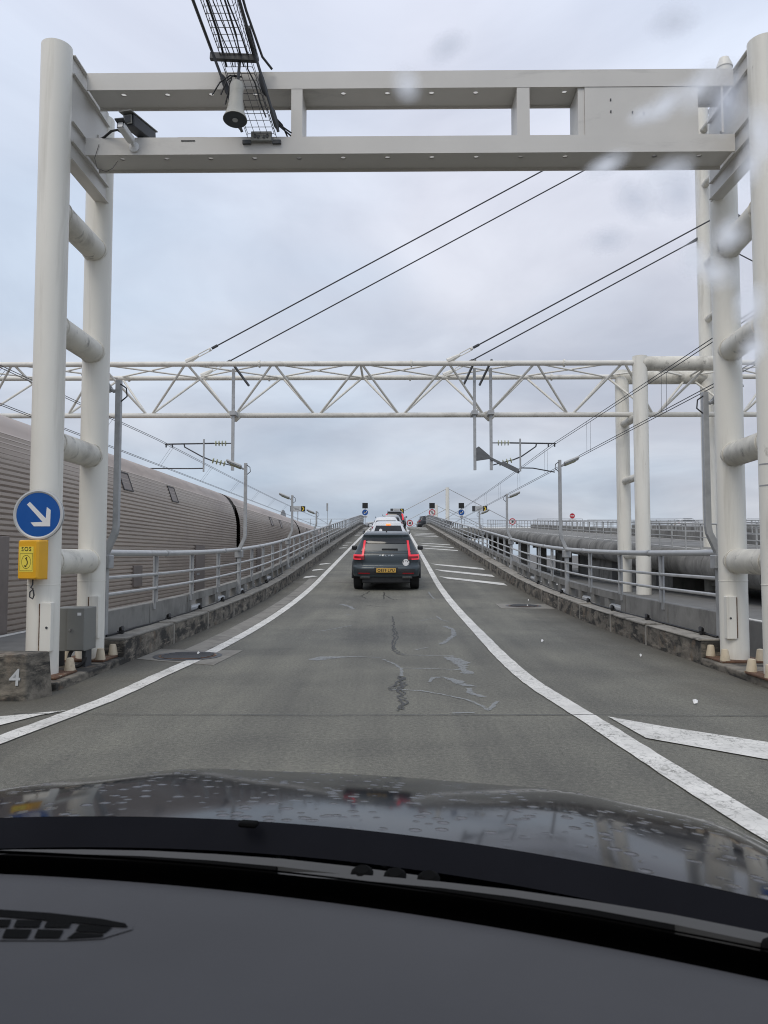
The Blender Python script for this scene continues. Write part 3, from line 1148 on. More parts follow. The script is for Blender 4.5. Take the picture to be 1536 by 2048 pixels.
b.build('handset_print', 'print_black', t)
b = MB()
p = sosf(.01, -.19, 0)
b.tube([p, (p[0], p[1], p[2] - .05), (p[0] - .012, p[1] - .01, p[2] - .075), (p[0] + .012, p[1] - .01, p[2] - .09),
        (p[0] - .02, p[1] - .01, p[2] - .12), (p[0] - .022, p[1] - .01, p[2] - .165), (p[0] + .008, p[1] - .01, p[2] - .185), (p[0] + .02, p[1] - .01, p[2] - .15), (p[0] + .012, p[1] - .01, p[2] - .10)], .007, 6)
b.build('cord', 'wire', t, smooth=40)

# ------------------------------------------------------------------ electrical cabinet between the columns
t = thing('electrical_cabinet', 'grey green metal electrical cabinet between the white columns', 'cabinet', (-3.40, 8.26, 0.075))
b = MB()
b.bx(-3.60, -3.245, 8.12, 8.44, 0.25, 0.70)
b.build('housing', 'cabinet_paint', t, bevel=0.006)
b = MB()
b.bx(-3.425, -3.243, 8.098, 8.12, 0.262, 0.70)
d = b.build('door', 'cabinet_paint', t, bevel=0.005)
b = MB()
b.tube([(-3.385, 8.098, .475), (-3.385, 8.08, .475)], .014, 10)
b.tube([(-3.385, 8.082, .475), (-3.36, 8.078, .485)], .007, 6)
b.build('latch', 'chrome', d, smooth=40)
b = MB()
b.bx(-3.315, -3.275, 8.095, 8.098, .625, .655)
b.build('sticker', 'sign_white', d)
for x in (-3.57, -3.28):
    b = MB()
    b.bx(x - .02, x + .02, 8.2, 8.36, 0.075, 0.25)
    b.build('leg', 'dark_steel', t)
b = MB()
pts = [(-3.33 + .085 * math.cos(a), 8.15 + .02 * math.sin(a), 0.185 + .095 * math.sin(a)) for a in [R(60 + 300 * k / 20) for k in range(21)]]
b.tube([(-3.34, 8.2, .30)] + pts, .019, 8)
b.build('cable_loop', 'black_rubber', t, smooth=40)

# ------------------------------------------------------------------ numbered concrete block
t = thing('concrete_block', 'stained concrete end block with the number 4 painted on it', 'concrete block', (-3.7, 7.0, 0))
b = MB()
b.box8([(-5.6, 6.60, -0.02), (-3.17, 6.68, -0.02), (-3.06, 6.98, -0.02), (-5.6, 7.15, -0.02),
        (-5.6, 6.64, 0.385), (-3.19, 6.72, 0.395), (-3.10, 6.99, 0.395), (-5.6, 7.15, 0.385)])
b.build('block', 'kerb_concrete', t, bevel=0.02)
text_part('number', '4', 0.20, lambda u, v, w: (-3.27 + u, 6.690 + u * .033 + v * .098 - w, 0.195 + v), 'sign_grey', t, 0.002, 1.0, 0.002)

# ------------------------------------------------------------------ cable tray, loudspeaker, cameras on the portal
TX = -1.62
t = thing('cable_tray', 'sagging wire cable tray with black cables hung over the portal beam', 'cable tray', (TX, 7.9, 5.7))
b = MB()


def tray_pt(u, s):
    """u across (-1..1), s along: 0..1 level run towards the viewer, -1..0 drop down the beam face."""
    if s >= 0:
        return Vector((TX - .05 + .165 * u + .06 * s * -1, 7.86 - 6.5 * s, 6.53 + 0.02 * s))
    k = -s
    return Vector((TX - .05 + .27 * k + .155 * u, 7.90 + .03 * k, 6.53 - .80 * k))


hoop = [(-1, .11), (-1, .04), (-.9, .0), (-.45, 0), (0, 0), (.45, 0), (.9, 0), (1, .04), (1, .11)]
s = 1.0
stations = [1 - .0155 * k for k in range(65)]
stations = [q for q in stations if q >= 0] + [-.1 - .09 * k for k in range(11)]
for q in stations:
    path = []
    for u, h in hoop:
        p = tray_pt(u, q)
        if q >= 0:
            p = p + Vector((0, 0, h))
        else:
            p = p + Vector((0, h, 0))
        path.append(p)
    b.tube(path, .0032, 4)
b.build('hoop_wires', 'wire', t, kind='stuff')
b = MB()
for u, h in hoop:
    pa = tray_pt(u, 1.0)
    pm = tray_pt(u, 0.0)
    pe = tray_pt(u, -1.0)
    b.tube([pa + Vector((0, 0, h)), pm + Vector((0, 0, h))], .004, 4)
    b.tube([pm + Vector((0, 0, .01)), pe + Vector((0, h * .4, 0))], .004, 4)
b.build('long_wires', 'wire', t, kind='stuff')
rnd = random.Random(5)
for k in range(6):
    u = -.7 + 1.4 * k / 5
    path = []
    r = rnd.choice([.006, .008, .012])
    for q in [1, .8, .6, .45, .3, .2, .12, .05, 0, -.15, -.35, -.6, -.8] if k > 4 else [1, .8, .6, .45, .3, .2, .12, .05, 0, -.12]:
        p = tray_pt(u + rnd.uniform(-.12, .12), q)
        path.append(p + (Vector((0, 0, .02 + r)) if q >= 0 else Vector((0, -.02 - r, 0))))
    b = MB()
    b.tube(path, r, 6)
    b.build('cable', 'black_rubber', t, smooth=40)
for u in (-1.35, 1.32):
    b = MB()
    pa, pm, pe = tray_pt(u, 1.0), tray_pt(u, .02), tray_pt(u * .93, -1.0)
    b.tube([pa, pm], .016, 6)
    b.tube([pm, pe + Vector((0, -.04, 0))], .017, 6)
    for q in ((.42, .10), (-.35, .10), (-.8, .06)):
        pc = tray_pt(u if q[0] > 0 else u * .97, q[0] * .35 if q[0] > 0 else q[0])
        d = (pa - pm).normalized() if q[0] > 0 else (pm - pe).normalized()
        b.tube([pc - d * .11, pc - d * .07, pc + d * .07, pc + d * .11], [.016, .034, .034, .016], 6)
    b.build('tie_rod', 'dark_steel', t, smooth=40)
b = MB()
b.tube([tray_pt(1.55, 1.0) + Vector((0, 0, .05)), tray_pt(1.5, .1) + Vector((0, 0, .03)), tray_pt(1.75, 0.0), Vector((TX + .33, 7.95, 6.45))], .013, 6)
b.build('stay_wire', 'dark_steel', t, smooth=40)
b = MB()
pm = tray_pt(0, 0)
b.box((pm.x - .01, 7.84, 6.51), (.50, .05, .075), Matrix.Rotation(R(3), 3, 'Y'))
b.build('upper_plate', 'dark_steel', t, bevel=.006)
b = MB()
b.box((pm.x + .21, 7.70, 6.56), (.055, .52, .03))
b.build('side_strap', 'dark_steel', t)
b = MB()
pe = tray_pt(0, -1.0)
b.box((pe.x, 7.965, 5.715), (.22, .04, .105))
lp = b.build('lower_plate', 'cabinet_paint', t, bevel=.006)
for u in (-.065, -.03, .03, .065):
    b = MB()
    b.box((pe.x + u, 7.942, 5.70 + abs(u) * .2), (.022, .012, .03), Matrix.Rotation(R(20), 3, 'Y'))
    b.build('bolt', 'dark_steel', lp)
b = MB()
b.box((pe.x - .16, 7.985, 5.668), (.09, .03, .04))
b.box((pe.x + .16, 7.985, 5.668), (.09, .03, .04))
b.build('foot_bar', 'dark_steel', t)
for k, (dx, dz) in enumerate(((.32, .04), (.38, .02), (.27, .03))):
    b = MB()
    b.tube([(pe.x + .14, 7.93, 5.86 + .03 * k), (pe.x + .22, 7.95, 5.80 + .02 * k), (pe.x + dx, 8.05, 5.745 + dz * .3), (pe.x + dx + .1, 8.2, 5.745)], .009, 5)
    b.build('tail_cable', 'black_rubber', t, smooth=40)
for k, (dx, dy, dz) in enumerate(((-.26, -.05, -.22), (-.14, -.06, -.33), (-.20, -.1, -.25))):
    b = MB()
    o0 = Vector((TX + .02 * k, 7.80, 6.27))
    b.tube([o0, o0 + Vector((-.08, -.03, .0)), o0 + Vector((dx * .7, dy, dz * .4)), o0 + Vector((dx, dy, dz))], .008, 5)
    b.build('loose_end', 'black_rubber', t, smooth=40)

t = thing('loudspeaker', 'beige horn loudspeaker hanging under the cable tray', 'loudspeaker', (-1.61, 7.62, 5.9))
top = Vector((-1.615, 7.70, 6.10))
ax = Vector((0.0, -.10, -.60)).normalized()
b = MB()
b.lathe(top, ax, [(-.05, .03), (-.04, .062), (.0, .072), (.10, .070), (.18, .074), (.27, .086), (.34, .104), (.385, .122), (.392, .124)], 24)
b.build('horn', 'horn_plastic', t, smooth=50)
b = MB()
b.lathe(top + ax * .394, ax, [(0, .119), (.001, .119)], 24)
b.build('mouth', 'horn_mouth', t)
b = MB()
b.lathe(top + ax * .40, ax, [(-.01, .03), (.0, .028)], 14)
b.build('throat_plug', 'sign_grey', t)
b = MB()
b.tube([top - ax * .04 + Vector((0, .0, 0)), top + Vector((0, .06, .12)), Vector((TX, 7.86, 6.48))], .016, 6)
b.build('hanger', 'dark_steel', t)

t = thing('security_camera', 'small white bullet camera on a ball mount on the beam face', 'camera', (-2.83, 7.98, 5.64))
b = MB()
b.lathe((-2.77, 8.0, 5.625), (0, -1, 0), [(0, .055), (.02, .055), (.03, .03), (.035, .02)], 18)
b.build('mount', 'sign_white', t, smooth=50)
b = MB()
b.tube([(-2.77, 7.97, 5.625), (-2.775, 7.93, 5.64), (-2.78, 7.90, 5.655)], .018, 8)
b.build('arm', 'sign_white', t, smooth=50)
p0, p1 = Vector((-2.775, 7.93, 5.655)), Vector((-2.815, 7.68, 5.70))
rot = (p1 - p0).to_track_quat('-Y', 'Z').to_matrix()
b = MB()
b.box(p0.lerp(p1, .5), (.075, .25, .075), rot)
bd = b.build('body', 'sign_white', t, bevel=.015)
b = MB()
b.box(p0.lerp(p1, .93) + Vector((0, 0, .040)), (.10, .10, .018), rot)
b.build('hood', 'dark_steel', t, bevel=.008)
b = MB()
b.box(p0.lerp(p1, .955), (.07, .012, .065), rot)
b.build('lens', 'car_glass', bd)
b = MB()
b.tube([(-3.30, 8.1, 5.72), (-3.1, 8.0, 5.74), (-3.0, 7.94, 5.775), (-2.92, 7.90, 5.765), (-2.84, 7.85, 5.70)], .013, 6)
b.build('lead', 'black_rubber', t, smooth=40)

t = thing('box_camera', 'dark box camera standing on the lower beam behind the bullet camera', 'camera', (-2.74, 8.15, 5.737))
rot = Matrix.Rotation(R(-12), 3, 'Z') @ Matrix.Rotation(R(7), 3, 'X')
c0 = Vector((-2.735, 8.06, 5.86))
b = MB()
b.box(c0, (.125, .46, .125), rot)
bd = b.build('housing', 'dark_steel', t, bevel=.008)
b = MB()
b.box(c0 + rot @ Vector((0, -.02, .07)), (.14, .56, .012), rot)
b.build('sun_shield', 'cabinet_paint', t)
b = MB()
b.box(c0 + rot @ Vector((.008, -.253, 0)), (.085, .012, .09), rot)
b.build('front_frame', 'cabinet_paint', bd)
b = MB()
b.box(c0 + rot @ Vector((.008, -.26, 0)), (.06, .01, .065), rot)
b.build('lens', 'car_glass', bd)
b = MB()
b.bx(-2.77, -2.71, 8.1, 8.22, 5.737, 5.83)
b.build('stand', 'dark_steel', t)

# ------------------------------------------------------------------ round sign and lettered plate on the right column
t = thing('round_sign', 'grey rimmed round sign on the column at the right picture edge', 'road sign', (3.845, 7.43, 1.62))
fc = face_cam(3.848, 7.42, 1.60)
b = MB()
rows = []
for r, w in [(0.243, -0.014), (0.243, 0.020), (0.228, 0.024), (0.214, 0.016), (0.214, 0.0)]:
    rows.append([fc(u, v, w) for u, v in circle(r, 48)])
b.grid(rows, loop=True)
b.build('rim', 'sign_grey', t, smooth=30)
b = MB()
b.prism(circle(0.2135, 48), fc, 0.0145)
b.build('face', 'sign_blue', t)
b = MB()
b.bx(3.80, 3.88, 7.425, 7.49, 1.55, 1.65)
b.build('bracket', 'galvanised', t)
t = thing('lettered_plate', 'narrow white plate with vertical green lettering on the column', 'sign', (3.80, 7.43, 1.98))
b = MB()
b.bx(3.715, 3.88, 7.415, 7.43, 1.88, 2.33)
b.build('plate', 'sign_white', t)
for k, ch in enumerate('LdZLS'):
    text_part('letter', ch, 0.075, (lambda kk: lambda u, v, w: (3.748 + u, 7.414 - w, 2.285 - .085 * kk + v))(k), 'dark_steel', t, 0.0008)
for z in (1.94, 2.15):
    b = MB()
    b.tube([(GR_ + .158 * math.cos(R(a)), YF + .158 * math.sin(R(a)), z) for a in range(175, 366, 10)], .010, 5)
    b.build('strap', 'galvanised', t)


# ------------------------------------------------------------------ catenary portal with stayed lattice girder
TY0, TY1, TYB = 30.0, 32.4, 31.2
TZ, TZB = 8.80, 6.97
t = thing('catenary_portal', 'white lattice girder portal with stayed masts spanning the tracks', 'gantry', (0, 31.2, -1.25))
XL, XR = -26.0, 37.0
for y, z, nm in ((TY0, TZ, 'top_chord'), (TY1, TZ, 'top_chord'), (TYB, TZB, 'bottom_chord')):
    b = MB()
    b.tube([(XL, y, z), (XR, y, z)], 0.105, 14)
    b.build(nm, 'truss_steel', t, smooth=50)
SP = 3.445
kx = -6
nodes_b, nodes_t = [], []
for k in range(-5, 12):
    nodes_b.append(-6.55 + SP * k)
    nodes_t.append(-8.17 + SP * k)
for k, xb in enumerate(nodes_b):
    if not XL < xb < XR:
        continue
    for xt in (xb - 1.62, xb + SP - 1.62):
        for y in (TY0, TY1):
            b = MB()
            b.tube([(xb + (.12 if xt > xb else -.12), TYB, TZB + .06), (xt + (-.08 if xt > xb else .08), y, TZ - .06)], 0.048, 8)
            b.build('brace', 'truss_steel', t, smooth=50)
for k, xt in enumerate(nodes_t):
    if not XL < xt < XR - SP:
        continue
    a, c = (TY0, TY1) if k % 2 == 0 else (TY1, TY0)
    b = MB()
    b.tube([(xt, TY0, TZ), (xt + SP, TY1, TZ)], 0.036, 8)
    b.build('cross_brace', 'truss_steel', t, smooth=50)
    b = MB()
    b.tube([(xt + SP, TY0, TZ + .05), (xt, TY1, TZ + .05)], 0.036, 8)
    b.build('cross_brace', 'truss_steel', t, smooth=50)
for xt in (nodes_t[7], nodes_t[11]):
    b = MB()
    b.tube([(xt, TY0, TZ), (xt, TY1, TZ)], 0.05, 8)
    b.build('cross_tie', 'truss_steel', t, smooth=50)
for x in range(-24, 36, 6):
    for y in (TY0, TY1):
        b = MB()
        b.tube([(x + .7, y, TZ), (x + .76, y, TZ)], .15, 12)
        b.build('chord_flange', 'truss_steel', t)
# legs
for lx in (9.70, -22.5):
    for y in (TY0, TY1):
        b = MB()
        b.tube([(lx, y, -1.25), (lx, y, TZ + .25)], 0.285, 28)
        b.build('leg', 'white_steel', t, smooth=50)
    for z, r in ((6.75, .16), (4.35, .15), (1.25, .15)):
        b = MB()
        b.tube([(lx, TY0, z), (lx, TY1, z)], r, 18)
        b.build('leg_rung', 'grimy_steel', t, smooth=50)
MX = 13.30
for y in (TY0, TY1):
    b = MB()
    b.tube([(9.70, y, TZ - .03), (MX, y, TZ - .03)], 0.285, 24)
    b.build('head_tube', 'grimy_steel', t, smooth=50)
    b = MB()
    b.tube([(MX, y, -1.25), (MX, y, 20.75)], 0.29, 28)
    m = b.build('stay_mast', 'white_steel', t, smooth=50)
    b = MB()
    b.lathe((MX, y, 20.75), (0, 0, 1), [(0, .32), (.05, .32), (.36, .20), (.40, .19)], 20)
    b.build('mast_cap', 'white_steel', m, smooth=50)
for z in (11.2, 13.6, 17.0, 19.4):
    b = MB()
    b.tube([(MX, TY0, z), (MX, TY1, z)], .15, 16)
    b.build('mast_rung', 'grimy_steel', t, smooth=50)
# stay cables with turnbuckles
for y in (TY0, TY1):
    for xa, zt in ((-8.17, 20.55), (2.165, 14.9)):
        for s in (1, -1):
            x0 = xa if s > 0 else 2 * MX - xa
            A, Bp = Vector((x0, y, TZ + .08)), Vector((MX, y, zt))
            d = (Bp - A).normalized()
            b = MB()
            b.tube([A + d * 1.15, Bp - d * .4], 0.028, 6)
            cb = b.build('stay_cable', 'wire', t)
            b = MB()
            n = d.cross(Vector((0, 1, 0))).normalized()
            for q in (-1, 1):
                b.tube([A + d * .55 + n * .05 * q, A + d * 1.05 + n * .05 * q], .022, 6)
            b.tube([A, A + d * .55], [.13, .06], 8)
            b.tube([A + d * 1.02, A + d * 1.10], .075, 8)
            b.build('stay_anchor', 'truss_steel', t)
            b = MB()
            b.tube([A + d * 1.14, A + d * 1.40], .055, 8)
            b.tube([Bp - d * .85, Bp - d * .3], [.03, .08], 8)
            b.build('stay_socket', 'dark_steel', cb)
# gusset plates and hangers
for x in (-6.45, 3.93):
    b = MB()
    b.lathe((x, TYB, TZB), (0, 0, 1), [(-.26, .06), (-.1, .22), (.1, .22), (.16, .12)], 12)
    b.build('node_casting', 'truss_steel', t, smooth=50)
for x in (-6.42, 3.27, 3.92):
    b = MB()
    b.bx(x - .055, x + .055, 30.54, 30.66, 4.64, 8.75)
    b.build('drop_mast', 'galvanised', t)
    b = MB()
    b.bx(x - .12, x + .12, 30.45, 31.2, 6.86, 7.02)
    b.build('drop_clamp', 'galvanised', t)
    b = MB()
    d0, d1 = Vector((x - .02, 30.0, 8.95)), Vector((x + (.55 if x < 0 else -.40), 31.0, 8.15))
    rt = (d1 - d0).to_track_quat('Z', 'Y').to_matrix()
    b.box(d0.lerp(d1, .5), (.07, .07, (d1 - d0).length), rt)
    b.build('drop_strut', 'truss_fitting', t)
b = MB()
b.prism([(0, .08), (.0, .60), (.10, .66), (.52, .30), (.56, .16)], lambda u, v, w: (3.32 + u, 30.57 - w, 4.92 + v), .06)
b.build('arm_bracket', 'truss_fitting', t)
b = MB()
d0, d1 = Vector((3.85, 30.55, 5.12)), Vector((5.0, 30.40, 4.52))
rt = (d1 - d0).to_track_quat('X', 'Z').to_matrix()
b.box(d0.lerp(d1, .5), ((d1 - d0).length, .14, .09), rt)
b.box(d0.lerp(d1, .68) + Vector((0, -.08, .02)), (.72, .10, .17), rt)
b.build('floodlight_arm', 'truss_fitting', t)


# ------------------------------------------------------------------ cantilever arms with insulators
def cantilever(mx, tipx, s, label):
    y = 30.6
    t = thing('catenary_cantilever', label, 'catenary arm', (mx, y, 5.7), 'catenary arms under the girder')
    z0, z1 = 5.73, 4.85
    b = MB()
    b.tube([(mx + s * .75, y, z0), (tipx + s * .05, y, z0 - .03)], .030, 8)
    b.build('top_tube', 'dark_steel', t)
    xm = mx + s * 1.15
    b = MB()
    b.tube([(xm, y - .05, z0 + .16), (xm, y - .05, 4.58)], .035, 8)
    b.build('registration_tube', 'galvanised', t)
    b = MB()
    b.tube([(mx + s * .85, y, 5.04), (mx + s * 1.2, y, 5.18), (tipx - s * .75, y, z0 - .15), (tipx - s * .72, y, z0 - .02)], .028, 8)
    b.build('strut_tube', 'dark_steel', t)
    b = MB()
    cx = tipx + s * .9 if mx < 0 else tipx - s * .02
    b.tube([(xm, y - .05, 4.72), (xm + s * .5, y - .05, 4.71), (cx, y - .05, 4.72 if mx < 0 else 4.55)], .024, 8)
    b.build('steady_arm', 'dark_steel', t)
    for (xa, za, xb, zb) in ((mx + s * .06, z0, mx + s * .78, z0), (mx + s * .06, 4.84, mx + s * .90, 5.06)):
        b = MB()
        b.tube([(xa, y, za), (xb, y, zb)], .022, 8)
        rod = b.build('insulator_rod', 'dark_steel', t)
        for k in range(4):
            f = .32 + k * .18
            c = Vector((xa + (xb - xa) * f, y, za + (zb - za) * f))
            b = MB()
            b.lathe(c, (xb - xa, 0, zb - za), [(-.025, .03), (-.01, .115), (.012, .105), (.03, .03)], 14)
            b.build('insulator_disc', 'insulator_glass', rod, smooth=40)
    for x in (tipx, tipx - s * .25):
        b = MB()
        b.tube([(x, y, z0 - .03), (x, y, z0 - .16)], .03, 6)
        b.build('wire_clamp', 'dark_steel', t)


cantilever(-6.42, -9.1, -1, 'catenary arm with green insulators over the train')
cantilever(3.92, 6.45, 1, 'catenary arm with green insulators over the empty track')


# ------------------------------------------------------------------ overhead wires
def wires(xm, xc, zc, zt, label):
    t = thing('overhead_line', label, 'overhead line', (xm, 30.6, 4.7), 'overhead lines of the two tracks')

    def xx(x, y):
        return x

    def zm(y):
        # the messenger sags between supports 63 m apart
        u = ((y - 30.6) / 63.0) % 1.0
        return zt - 0.16 * 4 * u * (1 - u)
    ys = list(range(-34, 290, 4))
    for d in (-.06, .06):
        b = MB()
        b.tube([(xm + d, y, zm(y)) for y in ys], .010, 5)
        b.build('messenger_wire', 'wire', t)
        b = MB()
        b.tube([(xc + d, y, zc) for y in (-34, 290)], .010, 5)
        b.build('contact_wire', 'wire', t)
    for k in range(10):
        y = 4.0 + 7 * k
        for d in (-.06, .06):
            b = MB()
            b.tube([(xm + d, y, zm(y)), (xc + d, y + .1, zc)], .0045, 4)
            b.build('dropper', 'wire', t)


wires(-9.25, -9.80, 5.02, 5.80, 'pair of overhead wires strung above the train roof')
wires(6.38, 6.40, 4.64, 5.66, 'pair of overhead wires rising above the empty track')


# ------------------------------------------------------------------ shuttle train
def side_x(z):
    a = 0.0
    if z > 2.5:
        a = .25 * ((z - 2.5) / 1.1) ** 2
    return -7.45 - a


def profile():
    """closed half outline of the wagon, near side, from the sill up over the roof to the far side."""
    p = []
    z = -0.95
    pitch = 0.108
    p.append((side_x(z), z))
    while z < 3.60:
        x = side_x(z)
        p += [(x, z + pitch * .52), (x - .030, z + pitch * .64), (x - .030, z + pitch * .78), (side_x(z + pitch), z + pitch)]
        z += pitch
    top = p[-1][1]
    xr = side_x(top)
    roof = [(xr - .03, top + .02), (xr - .10, top + .16), (xr - .24, top + .33), (xr - .45, top + .47), (xr - .75, top + .60), (xr - 1.1, top + .69), (-9.55, top + .76)]
    return p, roof


PS, RF = profile()
HATCH = ((0.27, 'up'), (0.455, 'up'))


def wagon(y0, y1, label, hatches, doors):
    t = thing('shuttle_wagon', label, 'train wagon', (-9.55, y0, -1.2), 'wagons of the shuttle train')
    b = MB()
    b.grid([[(x, y0, z) for x, z in PS], [(x, y1, z) for x, z in PS]])
    mir = [(-19.1 - x, z) for x, z in PS]
    b.grid([[(x, y0, z) for x, z in mir], [(x, y1, z) for x, z in mir]], flip=True)
    sd = b.build('ribbed_side', 'train_side', t)
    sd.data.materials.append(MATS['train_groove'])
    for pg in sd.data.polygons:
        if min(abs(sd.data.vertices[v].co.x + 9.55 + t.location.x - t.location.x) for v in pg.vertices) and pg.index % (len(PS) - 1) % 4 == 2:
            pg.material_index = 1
    rf = [PS[-1]] + RF + [(-19.1 - x, z) for x, z in reversed(RF[:-1])] + [(-19.1 - PS[-1][0], PS[-1][1])]
    b = MB()
    b.grid([[(x, y0, z) for x, z in rf], [(x, y1, z) for x, z in rf]])
    b.build('roof', 'train_roof', t, smooth=50)
    endp = [(PS[0][0], PS[0][1]), PS[-1]] + RF + [(-19.1 - x, z) for x, z in reversed(RF[:-1])] + [(-19.1 - PS[-1][0], PS[-1][1]), (-19.1 - PS[0][0], PS[0][1])]
    for y in (y0 + .01, y1 - .01):
        b = MB()
        b.add([(x, y, z) for x, z in endp], [tuple(range(len(endp)))])
        b.build('end_wall', 'train_dark', t)
    for (ya, yb, za, zb) in hatches:
        b = MB()
        q = [(side_x(za) + .03, ya, za), (side_x(za) + .03, yb, za), (side_x(zb) + .03, yb, zb), (side_x(zb) + .03, ya, zb)]
        b.box8([(v[0] - .08, v[1], v[2]) for v in q[:2]] + [(v[0], v[1], v[2]) for v in (q[1], q[0])] +
               [(q[3][0] - .08, q[3][1], q[3][2]), (q[2][0] - .08, q[2][1], q[2][2]), q[2], q[3]])
        h = b.build('hatch', 'train_hatch', t)
        b = MB()
        for (u0, u1, w0, w1) in ((ya, yb, za, za + .03), (ya, yb, zb - .03, zb), (ya, ya + .05, za, zb), (yb - .05, yb, za, zb)):
            b.box8([(side_x(w0) + .02, u0, w0), (side_x(w0) + .042, u0, w0), (side_x(w0) + .042, u1, w0), (side_x(w0) + .02, u1, w0),
                    (side_x(w1) + .02, u0, w1), (side_x(w1) + .042, u0, w1), (side_x(w1) + .042, u1, w1), (side_x(w1) + .02, u1, w1)])
        b.build('hatch_frame', 'train_dark', h)
    for (ya, yb, za, zb) in doors:
        b = MB()
        b.bx(-7.47, -7.405, ya, yb, za, zb)
        d = b.build('door', 'train_hatch', t, bevel=.01)
        if zb - za > 1.2:
            b = MB()
            b.bx(-7.404, -7.385, ya + .15, ya + .5, za + .85, za + .93)
            b.build('handle', 'galvanised', d)
    return t


def hs(*ys):
    return [(y, y + .8, 3.08, 3.62) for y in ys]


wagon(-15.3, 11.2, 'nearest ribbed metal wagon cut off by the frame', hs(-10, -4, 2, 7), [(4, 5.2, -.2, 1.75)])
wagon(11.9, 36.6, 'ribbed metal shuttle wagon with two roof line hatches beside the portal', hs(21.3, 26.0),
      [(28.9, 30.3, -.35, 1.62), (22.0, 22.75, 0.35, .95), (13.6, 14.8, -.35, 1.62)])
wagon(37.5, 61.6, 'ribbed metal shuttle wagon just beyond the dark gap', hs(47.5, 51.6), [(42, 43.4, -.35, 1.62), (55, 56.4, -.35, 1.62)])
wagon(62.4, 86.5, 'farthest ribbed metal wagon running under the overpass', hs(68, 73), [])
for ya, yb, lab in ((11.2, 11.9, 'dark folded bellows between the two nearest wagons'), (36.6, 37.5, 'dark folded bellows between middle wagons beside the lamp post'),
                    (61.6, 62.4, 'dark folded bellows between the two farthest wagons')):
    t = thing('gangway_bellows', lab, 'bellows', (-9.55, ya, -1.0), 'bellows between wagons')
    n = 5
    for k in range(n):
        y0 = ya + .02 + (yb - ya - .04) * k / n
        y1 = ya + .02 + (yb - ya - .04) * (k + 1) / n
        b = MB()
        ep = [(PS[0][0] - .1, PS[0][1]), (PS[-1][0] - .08, PS[-1][1])] + [(x - .04, z - .07) for x, z in RF]
        ep = ep + [(-19.1 - x, z) for x, z in reversed(ep[:-1])]
        mid = [(-9.55 + (x + 9.55) * .96, z - .05) for x, z in ep]
        b.grid([[(x, y0, z) for x, z in ep], [(x, (y0 + y1) / 2, z) for x, z in mid], [(x, y1, z) for x, z in ep]])
        b.build('fold', 'train_dark', t)


# ------------------------------------------------------------------ overpass and neighbouring ramps
def edge_profile(h):
    pts = []
    for k in range(7):
        a = R(70 - 150 * k / 6)
        pts.append((-.42 * math.cos(a) + .16, -h * .46 + h * .50 * math.sin(a)))
    return [(.30, 0.0)] + pts + [(.75, -h)]


def railing(mb, pts, h=1.08, gap=2.0, r=.022, mids=(.36, .72)):
    L = 0
    for i in range(len(pts) - 1):
        a, c = Vector(pts[i]), Vector(pts[i + 1])
        n = max(1, int((c - a).length / gap))
        for k in range(n + 1):
            p = a.lerp(c, k / n)
            mb.bx(p.x - .022, p.x + .022, p.y - .022, p.y + .022, p.z - .02, p.z + h)
        for z in mids + (h,):
            q = r * 1.3 if z == h else r * .8
            mb.tube([a + Vector((0, 0, z)), c + Vector((0, 0, z))], q, 6)


t = thing('overpass_bridge', 'grey concrete overpass crossing at the top of the ramp', 'bridge', (0, 99, -1.25))
b = MB()
b.bx(-85, 110, 92.5, 106, DECK - .95, DECK - .002)
b.build('deck', 'deck_concrete', t)
spans = [(-85, -3.75), (4.1, 10.9), (17.2, 22.8), (29.2, 36.0), (42.2, 110)]
EP = edge_profile(1.15)
for x0, x1 in spans:
    n = max(1, int((x1 - x0) / 6))
    for k in range(n):
        a, c = x0 + (x1 - x0) * k / n + .015, x0 + (x1 - x0) * (k + 1) / n - .015
        b = MB()
        b.grid([[(a, 92.2 + u, DECK + v + .06) for u, v in EP], [(c, 92.2 + u, DECK + v + .06) for u, v in EP]])
        b.build('edge_beam', 'deck_concrete', t, smooth=40)
    b = MB()
    railing(b, [(x0 + .1, 92.45, DECK + .05), (x1 - .1, 92.45, DECK + .05)])
    b.build('railing', 'galvanised', t, kind='stuff')
b = MB()
railing(b, [(-85, 105.7, DECK), (110, 105.7, DECK)])
b.build('far_railing', 'galvanised', t, kind='stuff')
for x in (-70, -45, -22, -4.8, 5.0, 13.5, 26, 39, 60, 85):
    for y in (94.5, 104):
        b = MB()
        b.tube([(x, y, -1.25), (x, y, DECK - .95)], .55, 16)
        b.build('pier', 'deck_concrete', t, smooth=40)


